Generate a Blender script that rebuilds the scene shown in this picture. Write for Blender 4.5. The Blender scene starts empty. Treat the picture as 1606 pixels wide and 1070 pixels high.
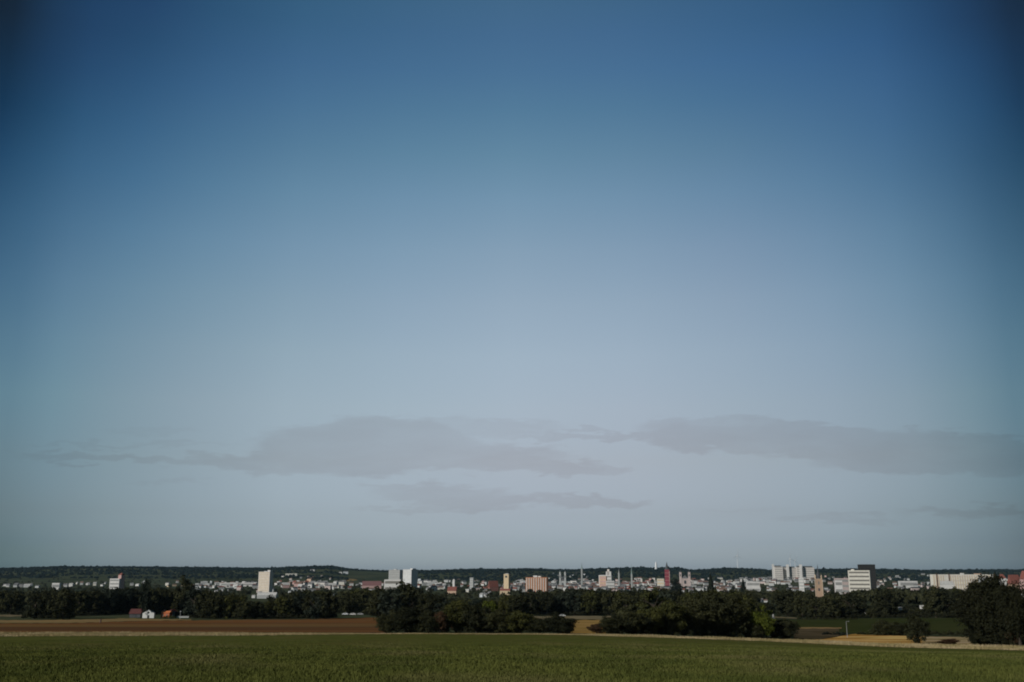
import bpy, math, random
import numpy as np
R = math.radians
rnd = random.Random(7)
rng = np.random.default_rng(11)
sc = bpy.context.scene
col = sc.collection

# ------------------------------------------------------------------ camera model
PW, PH, F = 1606.0, 1070.0, 35.0 / 36.0 * 1606.0
PITCH = math.atan((893 - 535) / F)
EYE = 1.7
CP, SP = math.cos(PITCH), math.sin(PITCH)

def ray(px, py):
    """direction of a photo pixel, scaled so that its y component is 1"""
    x = (px - PW / 2) / F
    z = (PH / 2 - py) / F
    Y = CP - z * SP
    Z = SP + z * CP
    return x / Y, Z / Y

def pxl(x, y, z):
    """world point -> photo pixel"""
    z = z - EYE
    f = y * CP + z * SP
    u = -y * SP + z * CP
    return PW / 2 + x / f * F, PH / 2 - u / f * F

cam_d = bpy.data.cameras.new('camera')
cam = bpy.data.objects.new('camera', cam_d)
col.objects.link(cam)
cam.location = (0, 0, EYE)
cam.rotation_euler = (math.pi / 2 + PITCH, 0, 0)
cam_d.lens = 35
cam_d.sensor_width = 36
cam_d.clip_end = 60000
sc.camera = cam

# ------------------------------------------------------------------ terrain
PY_ = np.array([-600, -60, 0, 29, 60, 100, 150, 200, 300, 400, 480, 600, 800, 1000, 1500, 2000, 2500, 3000, 4000, 5000, 20000.])
PD_ = np.array([1.2, 1.6, 1.7, 3.3, 5.0, 7.35, 10.1, 12.9, 17.6, 21.5, 24.3, 28, 33, 37, 45, 51, 56, 59.6, 62.8, 61, 61.])
def _pchip(xk, yk):
    h = np.diff(xk); d = np.diff(yk) / h
    m = np.zeros_like(yk)
    for i in range(1, len(xk) - 1):
        if d[i - 1] * d[i] > 0:
            w1 = 2 * h[i] + h[i - 1]; w2 = h[i] + 2 * h[i - 1]
            m[i] = (w1 + w2) / (w1 / d[i - 1] + w2 / d[i])
    m[0] = d[0]; m[-1] = d[-1]
    def f(x):
        x = np.asarray(x, float)
        i = np.clip(np.searchsorted(xk, x) - 1, 0, len(h) - 1)
        t = np.clip((x - xk[i]) / h[i], 0, 1)
        a = yk[i]; b = yk[i + 1]
        return (2*t**3 - 3*t*t + 1)*a + (t**3 - 2*t*t + t)*h[i]*m[i] + (-2*t**3 + 3*t*t)*b + (t**3 - t*t)*h[i]*m[i + 1]
    return f
_drop = _pchip(PY_, PD_)
def sst(a, b, x):
    t = np.clip((x - a) / (b - a), 0, 1)
    return t * t * (3 - 2 * t)
RPX = np.array([-300, 0, 40, 90, 300, 420, 455, 490, 520, 535, 560, 600, 660, 700, 750, 790, 830, 870, 900, 950, 1000, 1060, 1085, 1110, 1140, 1185, 1210, 1250, 1300, 1350, 1400, 1450, 1520, 1606, 1900.])
RPY = np.array([891, 891, 890, 888, 889.5, 890.5, 889, 888, 887, 890, 893, 894.5, 894, 893.5, 892, 892.5, 891.5, 893, 893, 891, 890, 890.5, 894, 893, 890.5, 892, 894, 893, 892, 892, 893, 894, 893, 893, 893.])
_RU = np.array([ray(p, 893)[0] for p in RPX])
_RV = np.array([ray(p, q + 2.2)[1] for p, q in zip(RPX, RPY)])
YR = 7400.0
def hgt(x, y):
    x = np.asarray(x, float); y = np.asarray(y, float)
    d = _drop(y)
    z = EYE - d
    z = z - 2.6 * sst(8, 95, x) * sst(50, 150, y) * (1 - sst(260, 520, y))
    u = x / np.maximum(y, 50)
    rid = EYE + np.interp(u, _RU, _RV) * YR
    near = np.interp(u, [ray(430, 893)[0], ray(600, 893)[0]], [4300, 5000])
    z = z + (rid - z) * sst(near, YR, y)
    z = z - 60 * sst(YR + 100, 11000, y)
    # rolling rises in the town
    z = z + 22 * np.exp(-(((x - 1090) / 260) ** 2 + ((y - 4000) / 520) ** 2))
    z = z + 2.0 * np.sin(x / 210 + 1.3) * np.sin(y / 340) * sst(700, 1500, y)
    return z
def h1(x, y):
    return float(hgt(x, y))

def ground_at(px, py, y0=12.0, y1=9000.0):
    u, v = ray(px, py)
    ys = np.geomspace(y0, y1, 700)
    g = EYE + v * ys - hgt(u * ys, ys)
    k = np.nonzero(g <= 0)[0]
    if len(k) == 0:
        y = y1
    elif k[0] == 0:
        y = y0
    else:
        a, b = ys[k[0] - 1], ys[k[0]]
        for _ in range(30):
            m = 0.5 * (a + b)
            if EYE + v * m - h1(u * m, m) <= 0: b = m
            else: a = m
        y = 0.5 * (a + b)
    return u * y, y, h1(u * y, y)

# ------------------------------------------------------------------ materials
MATS = {}
def lin(c):
    return tuple(((v / 255) / 12.92 if v / 255 <= 0.04045 else ((v / 255 + 0.055) / 1.055) ** 2.4) for v in c)

def mat(name, c, rough=0.8, var=0.25, scale=0.35, spec=0.3, objvar=0.0, metal=0.0, stretch=None):
    """base colour broken up by two octaves of object-space noise"""
    if name in MATS: return MATS[name]
    m = bpy.data.materials.new(name); m.use_nodes = True
    nt = m.node_tree; b = nt.nodes['Principled BSDF']
    b.inputs['Roughness'].default_value = rough
    b.inputs['Specular IOR Level'].default_value = spec
    b.inputs['Metallic'].default_value = metal
    g = nt.nodes.new('ShaderNodeNewGeometry')
    n1 = nt.nodes.new('ShaderNodeTexNoise'); n1.inputs['Scale'].default_value = scale
    n1.inputs['Detail'].default_value = 6
    if stretch:
        mp = nt.nodes.new('ShaderNodeMapping'); mp.inputs['Scale'].default_value = stretch
        nt.links.new(g.outputs['Position'], mp.inputs['Vector']); nt.links.new(mp.outputs[0], n1.inputs['Vector'])
    else:
        nt.links.new(g.outputs['Position'], n1.inputs['Vector'])
    mr = nt.nodes.new('ShaderNodeMapRange')
    mr.inputs['From Min'].default_value = 0.3; mr.inputs['From Max'].default_value = 0.7
    mr.inputs['To Min'].default_value = 1 - var; mr.inputs['To Max'].default_value = 1 + var
    nt.links.new(n1.outputs['Fac'], mr.inputs['Value'])
    fac = mr.outputs[0]
    if objvar:
        oi = nt.nodes.new('ShaderNodeObjectInfo')
        m2 = nt.nodes.new('ShaderNodeMapRange')
        m2.inputs['To Min'].default_value = 1 - objvar; m2.inputs['To Max'].default_value = 1 + objvar
        nt.links.new(oi.outputs['Random'], m2.inputs['Value'])
        mu = nt.nodes.new('ShaderNodeMath'); mu.operation = 'MULTIPLY'
        nt.links.new(fac, mu.inputs[0]); nt.links.new(m2.outputs[0], mu.inputs[1])
        fac = mu.outputs[0]
    vm = nt.nodes.new('ShaderNodeVectorMath'); vm.operation = 'SCALE'
    vm.inputs[0].default_value = c
    nt.links.new(fac, vm.inputs['Scale'])
    nt.links.new(vm.outputs[0], b.inputs['Base Color'])
    MATS[name] = m
    return m

def mat2(name, c1, c2, scale, rough=0.95, detail=8, c3=None, scale2=None, stretch=None, lo=0.4, hi=0.6, objmix=0.0, spec=0.0):
    """two (or three) natural colours mixed by noise patches"""
    if name in MATS: return MATS[name]
    m = bpy.data.materials.new(name); m.use_nodes = True
    nt = m.node_tree; b = nt.nodes['Principled BSDF']
    b.inputs['Roughness'].default_value = rough
    b.inputs['Specular IOR Level'].default_value = spec
    g = nt.nodes.new('ShaderNodeNewGeometry')
    vec = g.outputs['Position']
    if stretch:
        mp = nt.nodes.new('ShaderNodeMapping'); mp.inputs['Scale'].default_value = stretch
        nt.links.new(vec, mp.inputs['Vector']); vec = mp.outputs[0]
    n1 = nt.nodes.new('ShaderNodeTexNoise'); n1.inputs['Scale'].default_value = scale; n1.inputs['Detail'].default_value = detail
    nt.links.new(vec, n1.inputs['Vector'])
    mr = nt.nodes.new('ShaderNodeMapRange'); mr.interpolation_type = 'SMOOTHSTEP'
    mr.inputs['From Min'].default_value = lo; mr.inputs['From Max'].default_value = hi
    nt.links.new(n1.outputs['Fac'], mr.inputs['Value'])
    fac = mr.outputs[0]
    if objmix:
        oi = nt.nodes.new('ShaderNodeObjectInfo')
        mx = nt.nodes.new('ShaderNodeMix'); mx.inputs[0].default_value = objmix
        nt.links.new(fac, mx.inputs[2]); nt.links.new(oi.outputs['Random'], mx.inputs[3]); fac = mx.outputs[0]
    mix = nt.nodes.new('ShaderNodeMix'); mix.data_type = 'RGBA'
    mix.inputs[6].default_value = (*c1, 1); mix.inputs[7].default_value = (*c2, 1)
    nt.links.new(fac, mix.inputs[0])
    out = mix.outputs[2]
    if c3 is not None:
        n2 = nt.nodes.new('ShaderNodeTexNoise'); n2.inputs['Scale'].default_value = scale2; n2.inputs['Detail'].default_value = 5
        nt.links.new(vec, n2.inputs['Vector'])
        m3 = nt.nodes.new('ShaderNodeMapRange'); m3.inputs['From Min'].default_value = 0.5; m3.inputs['From Max'].default_value = 0.68
        nt.links.new(n2.outputs['Fac'], m3.inputs['Value'])
        mix3 = nt.nodes.new('ShaderNodeMix'); mix3.data_type = 'RGBA'
        mix3.inputs[7].default_value = (*c3, 1)
        nt.links.new(out, mix3.inputs[6]); nt.links.new(m3.outputs[0], mix3.inputs[0]); out = mix3.outputs[2]
    nt.links.new(out, b.inputs['Base Color'])
    MATS[name] = m
    return m

FS = 0.56   # all foliage
def fol(name, c1, c2, objmix=0.55):
    return mat2(name, tuple(FS * v for v in c1), tuple(FS * v for v in c2), 0.5, rough=0.75, detail=3, objmix=objmix, spec=0.0)
fol('foliage_dark', (0.026, 0.030, 0.019), (0.080, 0.082, 0.038), .7)
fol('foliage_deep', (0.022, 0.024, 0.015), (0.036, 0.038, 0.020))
fol('foliage_olive', (0.050, 0.056, 0.024), (0.110, 0.112, 0.036), .7)
fol('foliage_lime', (0.105, 0.135, 0.024), (0.155, 0.170, 0.034))
fol('foliage_rust', (0.105, 0.062, 0.038), (0.125, 0.080, 0.046))
fol('foliage_cool', (0.024, 0.032, 0.025), (0.062, 0.074, 0.052), .7)
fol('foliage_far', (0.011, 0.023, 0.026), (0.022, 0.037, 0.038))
mat('bark', (0.05, 0.04, 0.03), 0.95, 0.3, 2.0)

# ------------------------------------------------------------------ mesh helpers
class MB:
    def __init__(s): s.v = []; s.f = []
    def add(s, vs, fs):
        n = len(s.v); s.v += [tuple(map(float, p)) for p in vs]; s.f += [tuple(n + i for i in f) for f in fs]; return s
    def box(s, x0, x1, y0, y1, z0, z1):
        return s.add([(x0, y0, z0), (x1, y0, z0), (x1, y1, z0), (x0, y1, z0), (x0, y0, z1), (x1, y0, z1), (x1, y1, z1), (x0, y1, z1)],
                     [(0, 3, 2, 1), (4, 5, 6, 7), (0, 1, 5, 4), (1, 2, 6, 5), (2, 3, 7, 6), (3, 0, 4, 7)])
    def gable(s, x0, x1, y0, y1, z0, z1, along='x'):
        if along == 'x':
            ym = (y0 + y1) / 2
            return s.add([(x0, y0, z0), (x1, y0, z0), (x1, y1, z0), (x0, y1, z0), (x0, ym, z1), (x1, ym, z1)],
                         [(0, 3, 2, 1), (0, 1, 5, 4), (2, 3, 4, 5), (1, 2, 5), (3, 0, 4)])
        xm = (x0 + x1) / 2
        return s.add([(x0, y0, z0), (x1, y0, z0), (x1, y1, z0), (x0, y1, z0), (xm, y0, z1), (xm, y1, z1)],
                     [(0, 3, 2, 1), (1, 2, 5, 4), (3, 0, 4, 5), (0, 1, 4), (2, 3, 5)])
    def hip(s, x0, x1, y0, y1, z0, z1, k=0.3):
        ym = (y0 + y1) / 2; e = (x1 - x0) * k
        return s.add([(x0, y0, z0), (x1, y0, z0), (x1, y1, z0), (x0, y1, z0), (x0 + e, ym, z1), (x1 - e, ym, z1)],
                     [(0, 3, 2, 1), (0, 1, 5, 4), (2, 3, 4, 5), (1, 2, 5), (3, 0, 4)])
    def lathe(s, prof, n=8, cx=0, cy=0, rot=0.0):
        """prof = [(r, z)...] from the bottom up; r = 0 closes to a point"""
        base = len(s.v); rings = []
        for r, z in prof:
            if r <= 1e-6:
                s.v.append((cx, cy, z)); rings.append([len(s.v) - 1])
            else:
                ring = []
                for i in range(n):
                    a = 2 * math.pi * i / n + rot
                    s.v.append((cx + r * math.cos(a), cy + r * math.sin(a), z)); ring.append(len(s.v) - 1)
                rings.append(ring)
        for A, B in zip(rings, rings[1:]):
            if len(A) == 1 and len(B) == 1: continue
            for i in range(n):
                j = (i + 1) % n
                if len(B) == 1: s.f.append((A[i], A[j], B[0]))
                elif len(A) == 1: s.f.append((A[0], B[j], B[i]))
                else: s.f.append((A[i], A[j], B[j], B[i]))
        if len(rings[0]) > 1: s.f.append(tuple(reversed(rings[0])))
        if len(rings[-1]) > 1: s.f.append(tuple(rings[-1]))
        return s
    def tube(s, p, q, r0, r1, n=6):
        p = np.array(p, float); q = np.array(q, float); d = q - p; d /= np.linalg.norm(d)
        a = np.cross(d, (0, 0, 1) if abs(d[2]) < 0.9 else (1, 0, 0)); a /= np.linalg.norm(a); b = np.cross(d, a)
        vs = []; 
        for c, r in ((p, r0), (q, r1)):
            for i in range(n):
                t = 2 * math.pi * i / n
                vs.append(c + r * (a * math.cos(t) + b * math.sin(t)))
        fs = [(i, (i + 1) % n, n + (i + 1) % n, n + i) for i in range(n)] + [tuple(range(n))[::-1], tuple(range(n, 2 * n))]
        return s.add(vs, fs)
    def mesh(s, name):
        me = bpy.data.meshes.new(name); me.from_pydata(s.v, [], s.f); me.update(); return me
    def build(s, name, m, parent=None):
        me = s.mesh(name)
        if m: me.materials.append(MATS[m])
        return link(name, me, parent)

def link(name, me, parent=None):
    o = bpy.data.objects.new(name, me); col.objects.link(o)
    if parent is not None: o.parent = parent
    return o

def np_mesh(name, verts, faces_n, idx, m=None):
    """bulk mesh; every face has faces_n corners"""
    me = bpy.data.meshes.new(name)
    nf = len(idx) // faces_n
    me.vertices.add(len(verts)); me.vertices.foreach_set('co', np.ascontiguousarray(verts, np.float32).ravel())
    me.loops.add(len(idx)); me.loops.foreach_set('vertex_index', np.ascontiguousarray(idx, np.int32))
    me.polygons.add(nf); me.polygons.foreach_set('loop_start', np.arange(nf, dtype=np.int32) * faces_n)
    me.polygons.foreach_set('loop_total', np.full(nf, faces_n, np.int32))
    if m: me.materials.append(MATS[m])
    me.update(calc_edges=True); me.validate()
    return me

def tag(o, label=None, cat=None, group=None, kind=None):
    if label: o['label'] = label
    if cat: o['category'] = cat
    if group: o['group'] = group
    if kind: o['kind'] = kind
    return o

def thing(name, label, cat, loc, rz=0.0, group=None):
    o = bpy.data.objects.new(name, None); col.objects.link(o)
    o.empty_display_size = 1.0
    o.location = loc; o.rotation_euler = (0, 0, rz)
    return tag(o, label, cat, group)

# ------------------------------------------------------------------ ground sheet
def ground_sheet():
    ys = np.concatenate([np.linspace(-500, 0, 12)[:-1], np.linspace(0, 60, 31)[:-1], np.geomspace(60, 14500, 260)])
    us = np.linspace(-1, 1, 181)
    V = []
    for y in ys:
        half = 120 + 0.95 * max(y, 0)
        x = us * half
        V.append(np.stack([x, np.full_like(x, y), hgt(x, np.full_like(x, y))], 1))
    V = np.concatenate(V)
    ny, nx = len(ys), len(us)
    i = np.arange((ny - 1) * nx).reshape(ny - 1, nx)[:, :-1].ravel()
    idx = np.stack([i, i + 1, i + nx + 1, i + nx], 1).ravel()
    me = np_mesh('ground', V, 4, idx, 'soil')
    me.polygons.foreach_set('use_smooth', np.ones(len(me.polygons), bool))
    return tag(link('ground', me), 'dark rolling farmland running down to the town', 'ground', kind='structure')
mat2('soil', (0.026, 0.034, 0.020), (0.046, 0.056, 0.030), 0.006, c3=(0.058, 0.062, 0.036), scale2=0.0035)
ground_sheet()

def strip(name, top, bot, m, lift, label, cat, rows=8, step=6):
    """a field drawn between two edges of the photo and laid on the terrain"""
    tx = [p[0] for p in top]; ty = [p[1] for p in top]
    bx = [p[0] for p in bot]; by = [p[1] for p in bot]
    x0, x1 = max(tx[0], bx[0]), min(tx[-1], bx[-1])
    n = max(2, int((x1 - x0) / step) + 1)
    V = []
    for i in range(n):
        px = x0 + (x1 - x0) * i / (n - 1)
        j1 = .22 * math.sin(px * .31 + ty[0]) + .16 * math.sin(px * .83 + by[0]); j2 = .24 * math.sin(px * .27 + by[0]) + .16 * math.sin(px * .71 + ty[0])
        if name == 'green_field': j1 = j2 = 0
        a = ground_at(px, np.interp(px, bx, by) + j1); b = ground_at(px, np.interp(px, tx, ty) + j2)
        for j in range(rows + 1):
            t = j / rows
            x = a[0] + (b[0] - a[0]) * t; y = a[1] + (b[1] - a[1]) * t
            V.append((x, y, h1(x, y) + lift))
    idx = []
    r = rows + 1
    for i in range(n - 1):
        for j in range(rows):
            idx += [i * r + j, (i + 1) * r + j, (i + 1) * r + j + 1, i * r + j + 1]
    me = np_mesh(name, np.array(V), 4, np.array(idx), m)
    me.polygons.foreach_set('use_smooth', np.ones(len(me.polygons), bool))
    return tag(link(name, me), label, cat, kind='structure')

EDGE = [(-420, 999.4), (-60, 998.5), (150, 998), (400, 997), (560, 995.2), (700, 994.8), (830, 995.5), (920, 997), (1000, 999.5), (1100, 1002.5), (1200, 1006), (1300, 1011), (1400, 1015.5), (1500, 1018), (1606, 1020.5), (1680, 1022), (2040, 1026.9)]
VTOP = [(-420, 993.5), (-60, 992.5), (150, 991.5), (350, 992.3), (420, 993.2), (560, 993.6), (700, 994), (830, 994.4), (920, 994.8), (1000, 997), (1100, 999.5), (1200, 1003), (1240, 1003.5), (1320, 1007), (1400, 1010.5), (1500, 1011.5), (1606, 1015.5), (1680, 1017), (2040, 1022)]
mat2('verge_grass', (0.26, 0.185, 0.095), (0.19, 0.155, 0.068), 0.35, c3=(0.38, 0.30, 0.19), scale2=0.12, stretch=(0.5, 1, 1))
mat2('brown_soil', (0.082, 0.044, 0.022), (0.135, 0.064, 0.025), 0.022, c3=(0.130, 0.085, 0.036), scale2=0.012, stretch=(0.25, 1.4, 1))
mat2('stubble', (0.24, 0.155, 0.072), (0.17, 0.125, 0.055), 0.05, c3=(0.12, 0.10, 0.045), scale2=0.03, stretch=(0.4, 1.2, 1))
mat2('dry_grass', (0.42, 0.25, 0.085), (0.24, 0.13, 0.030), 0.14, c3=(0.56, 0.40, 0.15), scale2=0.10, stretch=(0.3, 1.3, 1), lo=.42, hi=.56)
mat2('meadow', (0.034, 0.040, 0.013), (0.026, 0.034, 0.011), 0.04, c3=(0.042, 0.043, 0.018), scale2=0.02)
mat2('gold_field', (0.25, 0.155, 0.045), (0.20, 0.130, 0.040), 0.05, c3=(0.28, 0.18, 0.07), scale2=0.02)
mat2('grey_stubble', (0.17, 0.14, 0.085), (0.13, 0.11, 0.065), 0.05)
mat2('brown_plot', (0.075, 0.058, 0.034), (0.050, 0.040, 0.022), 0.06)
strip('field_verge', VTOP, EDGE, 'verge_grass', 0.05, 'pale dry grass verge along the far edge of the green field', 'verge', rows=6)
strip('ploughed_field', [(-420, 980), (-60, 978.5), (100, 978), (160, 976.5), (215, 974.5), (300, 973.5), (400, 972), (500, 971.5), (560, 969.5), (605, 968)],
      [(-420, 993.4), (-60, 992.4), (150, 991.4), (350, 992.2), (420, 993.1), (560, 993.5), (605, 993.6)], 'brown_soil', 0.10, 'reddish brown ploughed field between verge and dark trees', 'field', rows=14)
strip('stubble_strip', [(-60, 973.2), (60, 973.2), (130, 972), (200, 970), (260, 971.5), (300, 972)], [(-60, 978.4), (100, 977.9), (160, 976.4), (215, 974.4), (300, 973.4)], 'stubble', 0.16,
      'tan stubble strip beyond the brown field in front of the farm', 'field', rows=8)
strip('gold_field', [(876, 972.5), (905, 972.5), (950, 973)], [(876, 994.4), (905, 994.6), (950, 995.6)], 'gold_field', 0.08, 'golden field glimpsed in the gap between two bush clumps', 'field', rows=12)
strip('grey_stubble_field', [(828, 967.2), (900, 966.6), (960, 966.8)], [(828, 972.2), (900, 972.0), (960, 972.6)], 'grey_stubble', 0.2, 'pale stubble field behind the golden gap field', 'field', rows=6)
strip('meadow', [(1215, 973), (1260, 972.5), (1300, 971), (1420, 970), (1530, 970)], [(1215, 990), (1260, 988), (1310, 991), (1345, 995), (1420, 994), (1530, 993)], 'meadow', 0.12,
      'green meadow in front of the wood on the right', 'meadow', rows=10)
strip('brown_plot', [(1245, 986.5), (1270, 986), (1316, 987)], [(1245, 1003), (1290, 1003.5), (1316, 998.8)], 'brown_plot', 0.2, 'brown fallow plot between round bushes and dry grass', 'field', rows=8)
strip('pale_plot', [(1252, 984.8), (1290, 984.9), (1320, 985.6)], [(1252, 987), (1290, 986.9), (1320, 987.0)], 'stubble', 0.24, 'thin tan strip at the foot of the green meadow', 'field', rows=3)
strip('dry_grass_patch', [(1270, 1004.8), (1290, 1002.8), (1315, 999), (1338, 994.8), (1360, 996.5), (1425, 997.8), (1450, 998.5)],
      [(1270, 1005.4), (1290, 1005.8), (1315, 1006.8), (1340, 1008), (1425, 1011), (1450, 1011.2)], 'dry_grass', 0.10, 'straw coloured dry grass patch beside the verge on the right', 'dry grass', rows=8)
strip('straw_strip', [(1446, 998.9), (1500, 999.4), (1525, 1000)], [(1446, 1011.1), (1500, 1011.5), (1525, 1012)], 'verge_grass', 0.10, 'pale straw strip between the single bush and the large tree', 'dry grass', rows=6)

# the green crop: its soil sheet and its blades
GP = dict(top=[(-420, 999.5), (-60, 998.6), (150, 998.1), (400, 997.1), (560, 995.3), (700, 994.9), (830, 995.6), (920, 997.1), (1000, 999.6), (1100, 1002.6), (1200, 1006.1), (1300, 1011.1), (1400, 1015.6), (1500, 1018.1), (1606, 1020.6), (1680, 1022.1), (2040, 1027)],
          bot=[(-420, 1100), (2040, 1100)])
mat2('crop_ground', (0.078, 0.086, 0.022), (0.060, 0.068, 0.017), 0.5, c3=(0.088, 0.080, 0.026), scale2=0.11, stretch=(0.7, 0.5, 1))
strip('green_field', GP['top'], GP['bot'], 'crop_ground', 0.02, 'dark green crop field filling the foreground', 'field', rows=40, step=8)
fx = [p[0] for p in GP['top']]; fy = [p[1] for p in GP['top']]
def field_far(px): return ground_at(px, float(np.interp(px, fx, fy)))
_fu = []; _fY = []
for p in range(-420, 2041, 40):
    g = field_far(p); _fu.append(g[0] / g[1]); _fY.append(g[1])
def blades():
    n = 560000
    u = rng.uniform(-0.70, 0.70, n)
    w = rng.random(n)
    y = 23.0 * (165.0 / 23.0) ** (w ** 1.0)
    far = np.interp(u, _fu, _fY)
    k = y < far - 0.3
    u, y = u[k], y[k]; n = len(u)
    x = u * y
    s = np.clip(y / 45.0, 0.6, 2.2)
    patch = np.sin(x * .37 + 2 * np.sin(y * .11)) * np.sin(y * .23 + 1.7 * np.sin(x * .09))
    hh = rng.uniform(.07, .17, n) * (1 + .35 * patch) * np.where(rng.random(n) < .03, 1.6, 1) * np.clip(1.15 - y / 150, .25, 1)
    ww = rng.uniform(.008, .017, n) * s
    a = rng.uniform(0, 2 * np.pi, n)
    lx, ly = rng.normal(0, .32, n) * hh, rng.normal(0, .32, n) * hh
    z = hgt(x, y) + 0.01
    dx, dy = np.cos(a) * ww, np.sin(a) * ww
    V = np.empty((n, 5, 3))
    V[:, 0] = np.stack([x - dx, y - dy, z], 1); V[:, 1] = np.stack([x + dx, y + dy, z], 1)
    V[:, 2] = np.stack([x + dx * .8 + lx * .4, y + dy * .8 + ly * .4, z + hh * .6], 1)
    V[:, 3] = np.stack([x - dx * .8 + lx * .4, y - dy * .8 + ly * .4, z + hh * .6], 1)
    V[:, 4] = np.stack([x + lx, y + ly, z + hh], 1)
    b = np.arange(n)[:, None] * 5
    t = np.concatenate([b + 0, b + 1, b + 2, b + 0, b + 2, b + 3, b + 3, b + 2, b + 4], 1).ravel()
    me = np_mesh('crop_grass', V.reshape(-1, 3), 3, t, 'crop_blade')
    return tag(link('crop_grass', me), 'short green crop growing over the foreground field', 'grass', kind='stuff')
mat2('crop_blade', (0.088, 0.096, 0.025), (0.062, 0.072, 0.019), 0.3, c3=(0.118, 0.110, 0.042), scale2=0.13, stretch=(0.8, 0.4, 1), rough=0.7)
blades()
def verge_blades():
    n = 60000
    px = rng.uniform(-60, 1680, n); t = rng.random(n)
    gx = np.arange(-60, 1690, 20.0)
    ex = [p[0] for p in EDGE]; ey = [p[1] for p in EDGE]; vx = [p[0] for p in VTOP]; vy = [p[1] for p in VTOP]
    ya = np.interp(px, gx, [ground_at(p, float(np.interp(p, ex, ey)))[1] for p in gx])
    yb = np.interp(px, gx, [ground_at(p, float(np.interp(p, vx, vy)))[1] for p in gx])
    y = ya + (yb - ya) * t; u = np.array([ray(p, 1000)[0] for p in px]); x = u * y; z = hgt(x, y) + .03
    thick = np.interp(px, [-60, 420, 560, 880, 980, 1200, 1680], [.22, .20, .13, .11, .26, .32, .34])
    hh = thick * rng.uniform(.5, 1.35, n) * (1 + .3 * np.sin(x * .31) * np.sin(x * .083 + 1)); ww = rng.uniform(.03, .07, n)
    a = rng.uniform(0, 2 * np.pi, n); dx, dy = np.cos(a) * ww, np.sin(a) * ww
    lx, ly = rng.normal(0, .4, n) * hh, rng.normal(0, .4, n) * hh
    V = np.stack([np.stack([x - dx, y - dy, z], 1), np.stack([x + dx, y + dy, z], 1), np.stack([x + lx + dx * .4, y + ly + dy * .4, z + hh], 1), np.stack([x + lx - dx * .4, y + ly - dy * .4, z + hh], 1)], 1).reshape(-1, 3)
    tag(link('verge_tufts', np_mesh('verge_tufts', V, 4, np.arange(4 * n), 'verge_blade')), 'pale dry grass tufts along the verge of the field', 'grass', kind='stuff')
mat2('verge_blade', (0.29, 0.23, 0.12), (0.21, 0.18, 0.082), 0.22, c3=(0.40, 0.32, 0.20), scale2=0.08, rough=0.9)
verge_blades()

# ------------------------------------------------------------------ foliage
def leaf_cloud(n, clumps, size, seed, lobes=None, zlo=0.14, cone=False, squash=1.0, ragged=0.15, full=False):
    """leaf faces in clumps spread through a crown of unit height and unit width"""
    g = np.random.default_rng(seed)
    if cone:
        t = g.random(clumps) ** 0.8
        c = np.stack([np.zeros(clumps)] * 3, 1)
        a = g.uniform(0, 2 * np.pi, clumps); r = (0.46 * (1 - t) ** 0.8) * g.uniform(.5, 1, clumps)
        c[:, 0] = r * np.cos(a); c[:, 1] = r * np.sin(a); c[:, 2] = 0.08 + 0.88 * t
        cr = 0.04 + 0.12 * (1 - t)
    else:
        d = g.normal(size=(clumps, 3)); d /= np.linalg.norm(d, axis=1)[:, None]
        rr = g.uniform(.35, 1.0, clumps) ** .6
        c = d * rr[:, None] * np.array([.38, .38, (1 - zlo) * .40])
        if full: c[:, 2] = np.where(c[:, 2] < 0, c[:, 2] * 1.08, c[:, 2]); c[:, :2] *= np.where(c[:, 2] < 0, 1.15, 1.0)[:, None]
        c[:, 2] += zlo + (1 - zlo) * .52
        c += g.normal(0, ragged * .3, c.shape)
        cr = g.uniform(.09, .19, clumps)
    which = g.integers(0, clumps, n)
    d = g.normal(size=(n, 3)); d /= np.linalg.norm(d, axis=1)[:, None]
    rad = cr[which] * g.uniform(.35, 1.08, n)
    P = c[which] + d * rad[:, None] * np.array([1, 1, .8 * squash])
    N = d * .8 + np.array([0, 0, .35]) + g.normal(0, .55, (n, 3)); N /= np.linalg.norm(N, axis=1)[:, None]
    T = np.cross(N, g.normal(size=(n, 3))); T /= np.linalg.norm(T, axis=1)[:, None]
    B = np.cross(N, T)
    s = size * g.uniform(.6, 1.35, n)[:, None]
    V = np.stack([P - T * s, P - B * s * .55, P + T * s, P + B * s * .55], 1).reshape(-1, 3)
    return V
def crown_mesh(name, V, m):
    return np_mesh(name, V, 4, np.arange(len(V)), m)
def trunk_mesh(name, seed, top=0.75, r=0.035, limbs=5):
    g = random.Random(seed); b = MB()
    b.tube((0, 0, -.03), (0.01, 0.0, .3), r * 1.25, r, 7).tube((0.01, 0, .3), (-.01, .01, top), r, r * .35, 7)
    for i in range(limbs):
        a = g.uniform(0, 6.28); z = g.uniform(.2, .55)
        b.tube((0, 0, z), (.3 * math.cos(a), .3 * math.sin(a), z + g.uniform(.12, .3)), r * .5, r * .15, 5)
    me = b.mesh(name); me.materials.append(MATS['bark']); return me

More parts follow.
